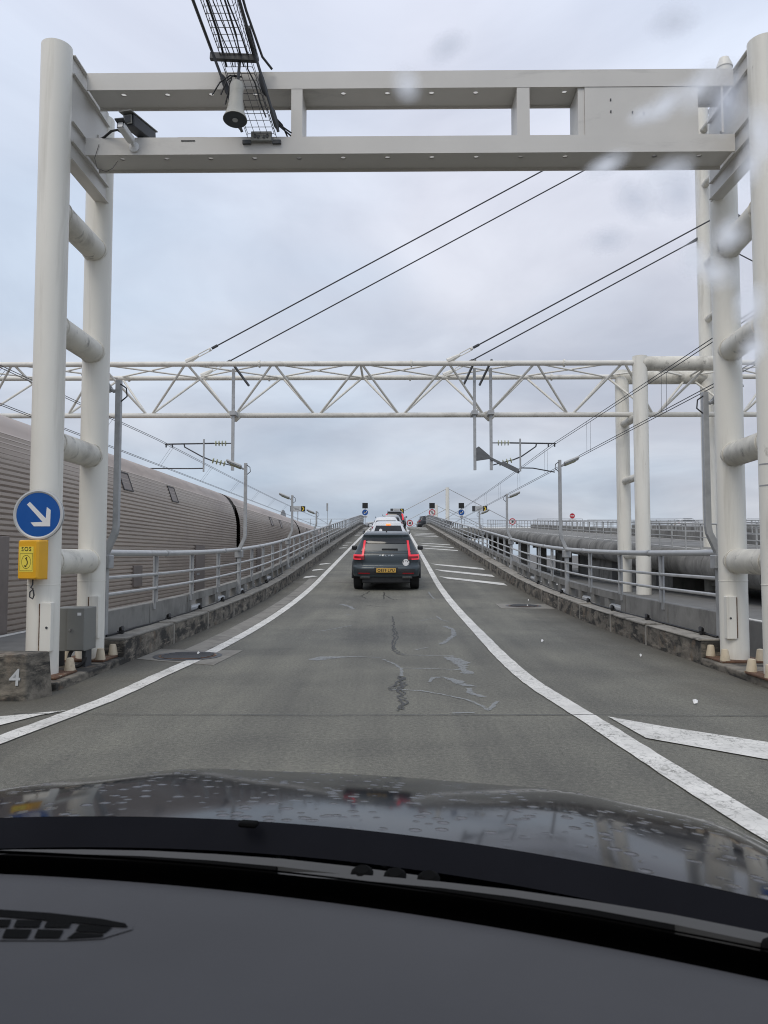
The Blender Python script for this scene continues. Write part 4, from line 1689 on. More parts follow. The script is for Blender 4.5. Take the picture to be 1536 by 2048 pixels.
def ramp(x0, x1, y0, slope, label, detail):
    zf = lambda y: DECK - slope * (92.2 - y)
    t = thing('access_ramp', label, 'ramp', ((x0 + x1) / 2, y0, -1.25), 'neighbouring access ramps')
    b = MB()
    y1 = 92.19
    b.box8([(x0 + .5, y0, zf(y0) - .75), (x1 - .5, y0, zf(y0) - .75), (x1 - .5, y1, zf(y1) - .75), (x0 + .5, y1, zf(y1) - .75),
            (x0 + .3, y0, zf(y0)), (x1 - .3, y0, zf(y0)), (x1 - .3, y1, zf(y1)), (x0 + .3, y1, zf(y1))])
    b.build('deck', 'deck_concrete', t)
    step = 1.45 if detail else 6.0
    y = y0
    E2 = edge_profile(1.02)
    while y < y1 - .5:
        ya, yb = y + .012, min(y + step, y1) - .012
        b = MB()
        b.grid([[(x0 + u, ya, zf(ya) + v) for u, v in E2], [(x0 + u, yb, zf(yb) + v) for u, v in E2]])
        b.build('edge_beam', 'deck_concrete', t, smooth=40)
        if not detail or True:
            b = MB()
            b.grid([[(x1 - u, ya, zf(ya) + v) for u, v in E2], [(x1 - u, yb, zf(yb) + v) for u, v in E2]])
            b.build('edge_beam', 'deck_concrete', t, smooth=40)
        y += step
    for x in (x0 + .34, x1 - .34):
        b = MB()
        railing(b, [(x, y0, zf(y0)), (x, y1, zf(y1))], 1.0, 1.45 if detail else 3.0, .024, (.5,))
        b.build('railing', 'far_rail', t, kind='stuff')
    # low concrete upstand with pale top, along the inside of the rails
    for x in (x1 - .62,):
        b = MB()
        b.box8([(x, y0, zf(y0)), (x + .25, y0, zf(y0)), (x + .25, y1, zf(y1)), (x, y1, zf(y1)),
                (x, y0, zf(y0) + .45), (x + .25, y0, zf(y0) + .45), (x + .25, y1, zf(y1) + .45), (x, y1, zf(y1) + .45)])
        b.build('upstand', 'deck_concrete', t)
    for x in (x0 + .95, x1 - 1.1):
        b = MB()
        b.add([(x, y0 + .2, zf(y0 + .2) + .006), (x + .15, y0 + .2, zf(y0 + .2) + .006), (x + .15, y1, zf(y1) + .006), (x, y1, zf(y1) + .006)], [(0, 1, 2, 3)])
        b.build('edge_line', 'road_paint', t)
    y = y0 + 8
    while y < 90:
        if zf(y) > 0.6:
            b = MB()
            b.bx(x0 + 1.0, x0 + 1.7, y - .35, y + .35, -1.25, zf(y) - .74)
            b.build('pier', 'deck_concrete', t)
            b = MB()
            b.bx(x1 - 1.7, x1 - 1.0, y - .35, y + .35, -1.25, zf(y) - .74)
            b.build('pier', 'deck_concrete', t)
            b = MB()
            b.bx(x0 + .7, x1 - .7, y - .4, y + .4, zf(y) - 1.25, zf(y) - .745)
            b.build('crosshead', 'deck_concrete', t)
        y += 9
    b = MB()
    ya = y0 + 7
    b.box8([(x0 + .8, y0, -1.25), (x1 - .8, y0, -1.25), (x1 - .8, ya, -1.25), (x0 + .8, ya, -1.25),
            (x0 + .8, y0, zf(y0) - .74), (x1 - .8, y0, zf(y0) - .74), (x1 - .8, ya, zf(ya) - .74), (x0 + .8, ya, zf(ya) - .74)])
    b.build('abutment', 'concrete', t)
    return t


ramp(10.95, 17.1, 11, .0478, 'nearest neighbouring ramp with rounded concrete edge beam behind the white legs', True)
ramp(22.9, 29.1, 14, .0465, 'second neighbouring ramp sloping up to the overpass', False)
ramp(36.1, 42.1, 14, .046, 'third neighbouring ramp far to the side', False)


# dark plant room and bins below the neighbouring ramp
t = thing('service_hut', 'low dark service hut under the neighbouring ramp', 'hut', (14, 40, -.26))
b = MB()
b.bx(11.9, 16.2, 33, 47, -.26, 1.35)
b.build('wall', 'concrete', t)
b = MB()
b.bx(11.8, 16.3, 32.9, 47.1, 1.35, 1.45)
b.build('roof', 'dark_steel', t)
for y in (34, 37, 41):
    b = MB()
    b.bx(11.87, 11.9, y, y + 1.0, -.2, 1.1)
    d = b.build('door', 'train_dark', t)
    b = MB()
    b.bx(11.85, 11.87, y + .8, y + .86, .4, .5)
    b.build('handle', 'galvanised', d)

# empty track on the far side of the ramp
t = thing('railway_track', 'empty railway track in the trench beside the ramp', 'railway track', (6.4, 0, -1.25))
for x in (5.68, 7.12):
    b = MB()
    b.bx(x - .035, x + .035, -20, 120, -1.10, -1.04)
    b.bx(x - .012, x + .012, -20, 120, -1.17, -1.10)
    b.bx(x - .07, x + .07, -20, 120, -1.19, -1.17)
    b.build('rail', 'rusty', t)
slp = MB()
slp.bx(5.1, 7.7, -.12, .12, -1.26, -1.195)
s0 = None
for k in range(60):
    y = -4 + k * 1.2
    if s0 is None:
        s0 = slp.build('sleeper', 'concrete', t)
        s0.location.y = y
    else:
        o = bpy.data.objects.new('sleeper', s0.data)
        COL.objects.link(o)
        o.parent = t
        o.location = (s0.location.x, y, s0.location.z)

# far stayed masts beyond the overpass
for (x, y, lab) in ((15.3, 216, 'tall pale stayed mast on the skyline above the overpass'), (16.4, 290, 'smaller pale stayed mast farther off on the skyline')):
    t = thing('stay_mast', lab, 'mast', (x, y, -1.25), 'stayed masts on the skyline')
    b = MB()
    b.tube([(x, y, -1.25), (x, y, 20.2)], [.62, .52], 14)
    b.build('mast', 'white_steel', t, smooth=50)
    for dx in (-21.5, 21.5, -11, 11):
        b = MB()
        zt = 20.0 if abs(dx) > 15 else 14.3
        b.tube([(x, y, zt), (x + dx, y, 8.8)], .09, 5)
        b.build('stay_cable', 'galvanised', t)
    b = MB()
    b.tube([(x - 26, y, 8.8), (x + 26, y, 8.8)], .16, 8)
    b.tube([(x - 26, y + 1, 7.0), (x + 26, y + 1, 7.0)], .16, 8)
    b.build('girder', 'truss_steel', t)
    for lx in (-7, 7):
        b = MB()
        b.tube([(x + lx, y, -1.25), (x + lx, y, 8.8)], .35, 10)
        b.build('leg', 'white_steel', t)


# ------------------------------------------------------------------ signs at the head of the ramp
def panel_sign(x, y, kind, label):
    t = thing('lane_signal', label, 'road sign', (x, y, DECK), 'lane signs with black panels')
    b = MB()
    b.tube([(x, y, DECK), (x, y, 7.4)], .045, 8)
    b.build('pole', 'galvanised', t)
    b = MB()
    b.bx(x - .33, x + .33, y - .16, y - .06, 6.80, 7.46)
    b.build('signal_panel', 'print_black', t, bevel=.02)
    fc = face_cam(x, y - .07, 6.32)
    b = MB()
    b.prism(circle(.40, 28), fc, .02)
    b.build('disc', 'sign_white', t)
    if kind == 'blue':
        b = MB()
        b.prism(circle(.35, 28), fc, .026)
        b.build('face', 'sign_blue', t)
        b = MB()
        b.prism([(-.2, -.05), (-.04, -.20), (-.04, -.10), (.10, -.10), (.10, .18), (.20, .18), (.20, -.0), (.04, .02), (-.04, .0), (-.04, .10)], fc, .032)
        b.build('arrow', 'sign_white', t)
    else:
        ringpart('ring', .40, .29, 1, 1, 0, 0, .026, t, fc, 'sign_red')
        b = MB()
        b.prism([(-.06, -.20), (.06, -.20), (.02, .0), (.06, .20), (-.06, .20), (-.02, .0)], fc, .028)
        b.prism([(-.20, .10), (-.16, .17), (.20, -.10), (.16, -.17)], fc, .030)
        b.build('symbol', 'print_black', t)
    b = MB()
    b.bx(x - .30, x + .30, y - .1, y - .08, 5.70, 5.88)
    b.build('sub_plate', 'sign_white', t)
    b = MB()
    b.bx(x - .2, x + .2, y - .108, y - .1, 5.74, 5.84)
    b.build('sub_plate_print', 'print_black', t)


panel_sign(-3.32, 91.6, 'blue', 'black signal panel above a blue round sign at the end of the train side rail')
panel_sign(4.66, 91.8, 'red', 'black signal panel above a red ringed sign over the dark car')
panel_sign(8.15, 91.8, 'blue', 'black signal panel above a blue round sign on the overpass rail')


def guide_sign(x, y, z, label):
    t = thing('guide_sign', label, 'road sign', (x, y, DECK), 'guide signs on the overpass')
    b = MB()
    b.tube([(x, y, DECK), (x, y, z - .3)], .05, 8)
    b.build('pole', 'galvanised', t)
    w, h = .90, .33
    b = MB()
    b.bx(x - w, x + w, y - .10, y - .04, z - h, z + h)
    b.build('panel', 'sign_grey', t)
    b = MB()
    b.bx(x - w + .01, x - w + .36, y - .112, y - .1, z - h + .01, z + h - .01)
    b.build('dark_field', 'dark_steel', t)
    b = MB()
    b.bx(x + w - .50, x + w - .01, y - .112, y - .1, z - h + .01, z + h - .01)
    b.build('black_field', 'print_black', t)
    b = MB()
    cx = x + w - .26
    b.prism([(-.14, .26), (-.02, .26), (.15, 0), (-.02, -.26), (-.14, -.26), (.02, 0)], face_cam(cx, y - .112, z), .006)
    b.build('chevron', 'chevron_yellow', t)
    for k, (w0, zz) in enumerate(((.30, .10), (.22, -.08))):
        b = MB()
        b.bx(x - .12 - w0, x - .12 + w0, y - .108, y - .1, z + zz - .045, z + zz + .045)
        b.build('text_line', 'galvanised', t)


guide_sign(-11.4, 92.0, 6.78, 'guide sign with yellow chevron on the overpass above the train')
guide_sign(.55, 101.5, 7.05, 'guide sign with yellow chevron straight above the queue of cars')
guide_sign(10.35, 92.0, 6.78, 'guide sign with yellow chevron where the neighbouring ramp begins')


def small_round(x, y, z, r, kind, label, pole=True):
    t = thing('round_sign', label, 'road sign', (x, y, DECK))
    fc = face_cam(x, y - .05, z)
    b = MB()
    b.prism(circle(r, 24), fc, .02)
    b.build('disc', 'sign_red' if kind == 'noentry' else 'sign_white', t)
    if kind == 'noentry':
        b = MB()
        b.prism([(-r * .68, -r * .16), (r * .68, -r * .16), (r * .68, r * .16), (-r * .68, r * .16)], fc, .03)
        b.build('bar', 'sign_white', t)
        ringpart('border', r, r * .92, 1, 1, 0, 0, .024, t, fc, 'sign_white')
        b = MB()
        b.bx(x - .42, x + .42, y - .05, y - .03, z - r - .28, z - r - .08)
        b.build('sub_plate', 'sign_white', t)
    else:
        ringpart('ring', r, r * .72, 1, 1, 0, 0, .026, t, fc, 'sign_red')
        b = MB()
        b.prism([(-r * .4, -r * .25), (r * .25, -r * .45), (r * .4, r * .2), (-r * .1, r * .45)], fc, .028)
        b.build('symbol', 'dark_steel', t)
    b = MB()
    b.tube([(x, y, DECK), (x, y, z)], .035, 6)
    b.build('pole', 'galvanised', t)


small_round(21.4, 92.1, 5.92, .33, 'noentry', 'red no entry disc above the overpass railing')
small_round(2.15, 98.0, 5.32, .40, 'ring', 'small red ringed sign low beside the dark tall car at the ramp head')
small_round(13.0, 84, 4.9, .36, 'ring', 'small red ringed sign on the rail of the nearest neighbouring ramp')
# round sign seen edge-on beside the third lamp post, and a thin one on the overpass
t = thing('edge_on_sign', 'large round sign seen nearly edge on behind the lamp post', 'road sign', (-12.6, 88, -.24))
b = MB()
rows = []
for w in (-.03, .03):
    rows.append([(-12.6 + .55 * math.cos(a) * .5 + w * .87, 88 + .55 * math.cos(a) * .87, 5.35 + 1.2 * math.sin(a) * .9) for a in [2 * math.pi * k / 32 for k in range(32)]])
b.grid(rows, loop=True)
b.add(rows[0], [tuple(range(32))])
b.add(rows[1], [tuple(range(32))])
b.build('disc', 'galvanised', t)
b = MB()
b.tube([(-12.55, 88.2, -.24), (-12.55, 88.2, 5.4)], .05, 8)
b.build('pole', 'galvanised', t)
t = thing('narrow_sign', 'narrow sign on a thin pole standing on the overpass', 'road sign', (-8.2, 96, DECK))
b = MB()
b.tube([(-8.2, 96, DECK), (-8.2, 96, 6.9)], .035, 6)
b.build('pole', 'galvanised', t)
b = MB()
b.bx(-8.32, -8.10, 95.9, 96, 6.75, 7.75)
b.build('plate', 'galvanised', t, bevel=.03)


# ------------------------------------------------------------------ cars
SUV = [  # z, rear y, front y, half width, corner radius
    (.40, .02, 4.38, .905, .25), (.46, .005, 4.41, .922, .27), (.56, .0, 4.42, .93, .28), (.66, .02, 4.42, .93, .28), (.69, .055, 4.41, .928, .28),
    (.72, .075, 4.40, .925, .28), (.86, .085, 4.32, .925, .28), (.98, .11, 4.18, .915, .27), (1.045, .15, 3.60, .885, .25), (1.08, .18, 3.05, .855, .24), (1.20, .25, 2.86, .80, .22),
    (1.36, .35, 2.52, .725, .20), (1.47, .38, 2.28, .675, .18), (1.535, .36, 2.10, .645, .16), (1.57, .42, 1.98, .62, .15), (1.595, .60, 1.85, .57, .14), (1.605, .90, 1.7, .47, .12)]
HATCH_CAR = [
    (.24, .08, 4.0, .80, .22), (.40, .01, 4.06, .87, .26), (.56, .0, 4.08, .885, .28), (.70, .04, 4.06, .885, .28), (.84, .09, 3.98, .88, .28),
    (.93, .13, 3.80, .865, .27), (.98, .17, 3.30, .84, .25), (1.02, .21, 2.90, .81, .24), (1.15, .31, 2.66, .745, .22),
    (1.30, .44, 2.30, .665, .20), (1.40, .52, 2.00, .61, .18), (1.45, .56, 1.85, .57, .15), (1.475, .70, 1.75, .52, .13), (1.485, .95, 1.6, .42, .12)]


class CarShape:
    def __init__(s, sl, W, H, L):
        w0, h0, l0 = max(q[3] for q in sl), sl[-1][0], max(q[2] for q in sl)
        s.sl = [(z * H / h0, a * L / l0, f * L / l0, w * (W / 2) / w0, r) for z, a, f, w, r in sl]

    def at(s, z):
        sl = s.sl
        if z <= sl[0][0]:
            return sl[0][1:]
        for a, c in zip(sl, sl[1:]):
            if z <= c[0]:
                t = (z - a[0]) / (c[0] - a[0])
                return tuple(a[k] + (c[k] - a[k]) * t for k in range(1, 5))
        return sl[-1][1:]

    def rear(s, x, z):
        yr, yf, w, r = s.at(z)
        ax = abs(x)
        y = yr + .05 * (x / w) ** 2
        if ax > w - r:
            d = min(ax - (w - r), r * .999)
            y += r - math.sqrt(r * r - d * d)
        return y

    def loop(s, z):
        yr, yf, w, r = s.at(z)
        half = []
        for k in range(6):
            x = (w - r) * k / 5
            half.append((x, s.rear(x, z)))
        b0 = .05
        for k in range(1, 7):
            a = R(90 * k / 6)
            half.append((w - r + r * math.sin(a), yr + b0 + r - r * math.cos(a)))
        yy0, yy1 = yr + b0 + r, yf - r - .15
        for k in range(1, 8):
            half.append((w, yy0 + (yy1 - yy0) * k / 8))
        for k in range(0, 7):
            a = R(90 * k / 6)
            half.append((w - r + r * math.cos(a), yy1 + (r + .0) * math.sin(a)))
        for k in range(1, 5):
            x = (w - r) * (1 - k / 4)
            half.append((x, yy1 + r + .15 * (1 - (x / w) ** 2)))
        left = [(-x, y) for x, y in reversed(half[1:-1])]
        return [(x, y, z) for x, y in half + left]


def rear_patch(cs, z0, z1, xl, xr, eps, nz=6, nx=8):
    """sheet lying on the tail surface; xl, xr functions of z."""
    b = MB()
    rows = []
    for i in range(nz + 1):
        z = z0 + (z1 - z0) * i / nz
        a, c = xl(z), xr(z)
        rows.append([(a + (c - a) * k / nx, cs.rear(a + (c - a) * k / nx, z) - eps, z) for k in range(nx + 1)])
    b.grid(rows)
    back = [[(p[0], p[1] + eps * .8, p[2]) for p in r] for r in rows]
    b.grid(back, flip=True)
    n = len(rows)
    rim_f = [rows[0][k] for k in range(nx + 1)] + [rows[i][nx] for i in range(1, n)] + [rows[-1][k] for k in range(nx - 1, -1, -1)] + [rows[i][0] for i in range(n - 2, 0, -1)]
    rim_b = [(p[0], p[1] + eps * .8, p[2]) for p in rim_f]
    b.grid([rim_f, rim_b], loop=True)
    return b


def car(name, label, shape, W, H, L, paint, loc, heading=0.0, pitch=0.0, style='suv', plate=None):
    cs = CarShape(shape, W, H, L)
    t = thing(name, label, 'car', (0, 0, 0), 'cars queueing up the ramp' if style != 'side' else None)
    b = MB()
    zs = [q[0] for q in cs.sl]
    zz = []
    for a, c in zip(zs, zs[1:]):
        zz += [a, (a + c) / 2]
    zz.append(zs[-1])
    rows = [cs.loop(z) for z in zz]
    b.grid(rows, loop=True)
    b.add(rows[-1], [tuple(range(len(rows[-1])))])
    b.add(rows[0], [tuple(reversed(range(len(rows[0]))))])
    body = b.build('body', paint, t, smooth=40)
    k = H / 1.605
    hw = W / 2
    # dark lower skirt
    b = MB()
    b.bx(-hw * .715, hw * .715, .06, .5, .21, .43 * k)
    b.build('skirt', 'car_black_trim', t, bevel=.04)
    b = MB()
    b.bx(-hw * .80, hw * .80, .6, L - .5, .19, .31 * k)
    b.build('underbody', 'car_black_trim', t)
    wy = (.78, L - .86)
    rw = .345 * (1.06 if style == 'suv' else .95)
    for y in wy:
        for s in (-1, 1):
            b = MB()
            x0, x1 = s * (hw - .255), s * (hw - .008)
            b.tube([(x0, y, rw), (x0 + s * .02, y, rw), (x1 - s * .02, y, rw), (x1, y, rw)], [rw - .03, rw, rw, rw - .03], 24)
            wh = b.build('wheel', 'tyre', t, smooth=35)
            b = MB()
            b.tube([(x1 - s * .01, y, rw), (x1 + s * .004, y, rw)], [rw * .68, rw * .62], 20)
            b.build('rim', 'alloy', wh)
            b = MB()
            arc = [(s * (hw + .004), y + (rw + .055) * math.cos(a), rw + (rw + .055) * math.sin(a)) for a in [R(-5 + 190 * q / 14) for q in range(15)]]
            b.tube(arc, .035, 6)
            b.build('arch_trim', 'car_black_trim', t, smooth=50)
    # side windows and windscreen as dark bands on the greenhouse
    zw0, zw1 = 1.10 * k if shape is SUV else 1.04 * H / 1.485, 1.44 * k if shape is SUV else 1.36 * H / 1.485
    for s in (-1, 1):
        b = MB()
        rows = []
        for i in range(5):
            z = zw0 + (zw1 - zw0) * i / 4
            yr, yf, w, r = cs.at(z)
            rows.append([(s * (w + .006), yr + r + .25 + (yf - yr - 2 * r - .45) * q / 6, z) for q in range(7)])
        b.grid(rows)
        b.build('side_window', 'car_glass', t)
    b = MB()
    rows = []
    for i in range(5):
        z = zw0 + (zw1 - zw0) * i / 4
        yr, yf, w, r = cs.at(z)
        rows.append([(w * q, yf - .03 + .0 - .15 * q * q + .04, z) for q in (-.8, -.4, 0, .4, .8)])
    b.grid(rows)
    b.build('windscreen', 'car_glass', t)
    for s in (-1, 1):
        b = MB()
        b.box((s * (hw + .085), L * .62, 1.06 * k), (.17, .10, .135))
        b.build('mirror', 'car_black_trim' if paint != 'paint_white' else 'paint_white', t, bevel=.035)
        b = MB()
        b.tube([(s * hw * .70, .75, H * .975), (s * hw * .72, 1.0, H * 1.012), (s * hw * .74, 2.0, H * 1.012), (s * hw * .74, 2.25, H * .965)], .016, 6)
        b.build('roof_rail', 'car_black_trim', t)
    if style in ('suv', 'main'):
        # roof spoiler band, glass, wiper
        rear_patch(cs, 1.305 * k, 1.445 * k, lambda z: -.66 * hw / .93, lambda z: .66 * hw / .93, .030).build('spoiler_glass', 'car_glass', t, smooth=50)
        rear_patch(cs, 1.105 * k, 1.30 * k, lambda z: -(.70 - .16 * (z / k - 1.1) / .3) * hw / .93, lambda z: (.70 - .16 * (z / k - 1.1) / .3) * hw / .93, .012).build('rear_window', 'rear_glass', t, smooth=50)
        b = MB()
        zz0 = 1.135 * k
        b.box((.10, cs.rear(.1, zz0) - .022, zz0 + .01), (.44, .02, .05))
        b.build('wiper', 'car_black_trim', t, bevel=.01)
        for s in (-1, 1):
            fx = (lambda a: (lambda z: s * a(z / k)))
            li = lambda z: (.620 - .05 * max(0, (z - .95) / .42)) * hw / .93
            lo = lambda z: (.682 - .055 * max(0, (z - .95) / .42)) * hw / .93
            L1 = rear_patch(cs, .985 * k, 1.385 * k, fx(li), fx(lo), .030, 8, 3).build('tail_lamp', 'tail_red', t, smooth=50)
            a0, a1 = (lambda z: s * .60 * hw / .93), (lambda z: s * .905 * hw / .93)
            rear_patch(cs, .865 * k, 1.00 * k, a0, a1, .026, 4, 8).build('lamp_base', 'tail_red_dim', L1, smooth=50)
            rear_patch(cs, .955 * k, 1.005 * k, lambda z: s * .62 * hw / .93, lambda z: s * .91 * hw / .93, .036, 2, 8).build('lamp_tube', 'tail_red', L1, smooth=50)
            rear_patch(cs, .862 * k, .895 * k, lambda z: s * .70 * hw / .93, lambda z: s * .905 * hw / .93, .036, 2, 6).build('lamp_tube', 'tail_red', L1, smooth=50)
            rear_patch(cs, .88 * k, .97 * k, lambda z: s * .885 * hw / .93, lambda z: s * .915 * hw / .93, .036, 3, 2).build('lamp_tube', 'tail_red', L1, smooth=50)
            rear_patch(cs, .475 * k, .51 * k, lambda z: s * .45 * hw / .93, lambda z: s * .76 * hw / .93, .016, 2, 6).build('reflector', 'tail_red_dim', t, smooth=50)  # passive reflector, no lamp: a faint red glow is put into its material
            rear_patch(cs, .345 * k, .395 * k, lambda z: s * .44 * hw / .93, lambda z: s * .72 * hw / .93, .020, 2, 6).build('exhaust_recess', 'print_black', t, smooth=50)
            rear_patch(cs, .385 * k, .402 * k, lambda z: s * .45 * hw / .93, lambda z: s * .70 * hw / .93, .030, 2, 6).build('exhaust_trim', 'chrome', t, smooth=50)
            b = MB()
            zc = .45
            b.box((s * .665 * hw / .93, cs.rear(.665, .75 * k) - .004, .80 * k), (.008, .012, .20 * k), Matrix.Rotation(s * R(4), 3, 'Y'))
            b.build('panel_gap', 'print_black', t)
        rear_patch(cs, .46 * k, .615 * k, lambda z: -.80 * hw / .93, lambda z: .80 * hw / .93, .007, 3, 14).build('bumper_insert', 'car_black_trim', t, smooth=50)
        rear_patch(cs, .505 * k, .655 * k, lambda z: -.325, lambda z: .325, .012, 3, 6).build('plate_recess', 'print_black', t, smooth=50)
        b = MB()
        zp = .578 * k
        yp = cs.rear(0, zp) - .030
        b.box((0, yp, zp), (.535, .012, .115))
        pp = b.build('number_plate', 'plate_yellow', t, bevel=.004)
        if plate:
            text_part('lettering', plate, .104, lambda u, v, w: (u, yp - .0075 - w, zp + v - .004), 'print_black', pp, .0008, 1.04, .003)
            zt = .975 * k
            text_part('badge_lettering', 'V O L V O', .058, lambda u, v, w: (u * 1.55, cs.rear(u * 1.55, zt + v) - .006 - w, zt + v), 'chrome', t, .002, 1.0)
            zs_ = .79 * k
            b = MB()
            yb_ = cs.rear(.545, zs_) - .008
            b.prism(circle(.093, 28), lambda u, v, w: (.545 + u, cs.rear(.545 + u, zs_ + v) - .004 - w, zs_ + v), .003)
            st = b.build('sticker', 'sign_white', t)
            text_part('sticker_lettering', 'UK', .125, lambda u, v, w: (.545 + u, cs.rear(.545 + u, zs_ + v) - .0078 - w, zs_ + v), 'print_black', st, .0004, 1.0, .004)
            rear_patch(cs, 1.025 * k, 1.034 * k, lambda z: -.60, lambda z: .60, .006, 1, 8).build('panel_gap', 'print_black', t)
        b = MB()
        b.prism([(0, 0), (.16, 0), (.02, .07)], lambda u, v, w: (w - .02, .95 + u, H - .005 + v), .04)
        b.build('antenna_fin', 'car_black_trim', t)
    else:
        zt = cs.sl[-1][0] * .86
        rear_patch(cs, .71 * H, .885 * H, lambda z: -(.66 - .5 * (z / H - .71)) * hw / .9, lambda z: (.66 - .5 * (z / H - .71)) * hw / .9, .014).build('rear_window', 'car_glass', t, smooth=50)
        for s in (-1, 1):
            if style == 'tall':
                rear_patch(cs, .53 * H, .86 * H, lambda z: s * (.72 - .4 * max(0, z / H - .65)) * hw / .93, lambda z: s * (.87 - .4 * max(0, z / H - .65)) * hw / .93, .03, 8, 3).build('tail_lamp', 'tail_red', t, smooth=50)
            else:
                rear_patch(cs, .54 * H, .66 * H, lambda z: s * .60 * hw / .9, lambda z: s * .86 * hw / .9, .03, 4, 5).build('tail_lamp', 'tail_red_dim', t, smooth=50)
        if style == 'brake':
            rear_patch(cs, .895 * H, .935 * H, lambda z: -.11, lambda z: .11, .03, 2, 4).build('high_brake_lamp', 'brake_orange', t, smooth=50)
            b = MB()
            zs_ = .745 * H
            b.prism(circle(.075, 20), lambda u, v, w: (-.36 + u, cs.rear(-.36 + u, zs_ + v) - .02 - w, zs_ + v), .003)
            b.build('sticker', 'sign_white', t)
        b = MB()
        zp = .50 * H
        b.box((0, cs.rear(0, zp) - .012, zp), (.52, .012, .11))
        b.build('number_plate', 'plate_yellow', t)
    t.location = loc
    t.rotation_euler = (pitch, 0, heading)
    return t


def slope_at(y):
    return math.atan((road(y + 3.6) - road(y + .8)) / 2.8)


def on_ramp(y):
    s = slope_at(y)
    return road(y + .8) - math.sin(s) * .8 + .002, s


z, s = on_ramp(21.2)
car('car', 'dark grey SUV with lit red tail lamps and a UK sticker, first in the queue', SUV, 1.86, 1.60, 4.42, 'paint_graphite', (-.19, 21.2, z), R(-.3), s, 'suv', 'OE19 LYU')
z, s = on_ramp(36.0)
car('car', 'white car with an orange high brake light, right ahead of the grey SUV', HATCH_CAR, 1.82, 1.58, 4.2, 'paint_white', (-.22, 36.0, z), R(0), s, 'brake')
z, s = on_ramp(46.5)
car('car', 'white car mostly hidden behind the white car with the brake light', HATCH_CAR, 1.84, 1.60, 4.2, 'paint_white', (-.42, 46.5, z), 0, s, 'hatch')
z, s = on_ramp(58.0)
car('car', 'silver roofed car in the queue below the dark tall car', HATCH_CAR, 1.80, 1.58, 4.2, 'paint_silver', (-.15, 58.0, z), 0, s, 'hatch')
z, s = on_ramp(72.0)
car('car', 'dark tall car with upright red lamps at the top of the queue', SUV, 1.90, 1.76, 4.6, 'paint_dark', (.12, 72.0, z), R(-3), s, 'tall')
car('car', 'dark car turning off behind the parapet at the ramp head', SUV, 1.88, 1.62, 4.5, 'paint_dark', (2.95, 95.6, DECK), R(-84), 0, 'hatch')
car('car', 'silver car turning the other way at the ramp head, roof showing over the queue', HATCH_CAR, 1.80, 1.48, 4.1, 'paint_silver', (.5, 97.0, DECK), R(86), 0, 'hatch')
car('car', 'white estate car passing along the overpass behind its railing', HATCH_CAR, 1.80, 1.46, 4.5, 'paint_white', (36.2, 99.5, DECK), R(-90), 0, 'side')

# ------------------------------------------------------------------ the car the picture is taken from
PHI = R(11)
own = thing('own_car', 'dark car around the viewer with glossy wet bonnet and grey dashboard', 'car', (0, 0, 0))
CX = -0.46
# paint with dried rain spots
m, nt, bs, out = _mk('bonnet_paint')
vec, src = pos_node(nt, 'obj', (1, 1, 1))
vo = nt.nodes.new('ShaderNodeTexVoronoi')
vo.inputs['Scale'].default_value = 26
vo.inputs['Randomness'].default_value = 1.0
nt.links.new(src, vo.inputs['Vector'])
spots = ramp_node(nt, vo.outputs['Distance'], [(0.12, W(1)), (0.34, W(0))])
sel = ramp_node(nt, noise_node(nt, src, 7.0, 3, .6), [(0.42, W(0)), (0.56, W(1))])
spm = mix_node(nt, 1.0, spots, sel, 'MULTIPLY')
c = mix_node(nt, spm, (0.009, 0.010, 0.014, 1), (0.13, 0.13, 0.14, 1))
nt.links.new(c, bs.inputs['Base Color'])
rr = mix_node(nt, spm, W(0.08), W(0.45))
nt.links.new(rr, bs.inputs['Roughness'])
bs.inputs['Specular IOR Level'].default_value = 0.20
b_ = nt.nodes.new('ShaderNodeBump')
b_.inputs['Strength'].default_value = 0.35
b_.inputs['Distance'].default_value = 0.004
nt.links.new(spm, b_.inputs['Height'])
nt.links.new(b_.outputs[0], bs.inputs['Normal'])
mat('dash_plastic', (0.060, 0.060, 0.064), 0.78, var=0.16, scale=2.2, coords='obj', spec=0.3, bump=0.08, bscale=500)
mat('cowl_navy', (0.012, 0.013, 0.019), 0.5, var=0.1, coords='obj', spec=0.3)
mat('cowl_plastic', (0.055, 0.055, 0.055), 0.6, var=0.15, scale=6, coords='obj')
mat('frit_black', (0.004, 0.004, 0.004), 0.8, var=0.05, coords='obj', spec=0.05)
mg, nt, bs, out = _mk('clear_screen')
nt.nodes.remove(bs)
tr = nt.nodes.new('ShaderNodeBsdfTransparent')
tr.inputs[0].default_value = (0.965, 0.972, 0.97, 1)
nt.links.new(tr.outputs[0], out.inputs[0])
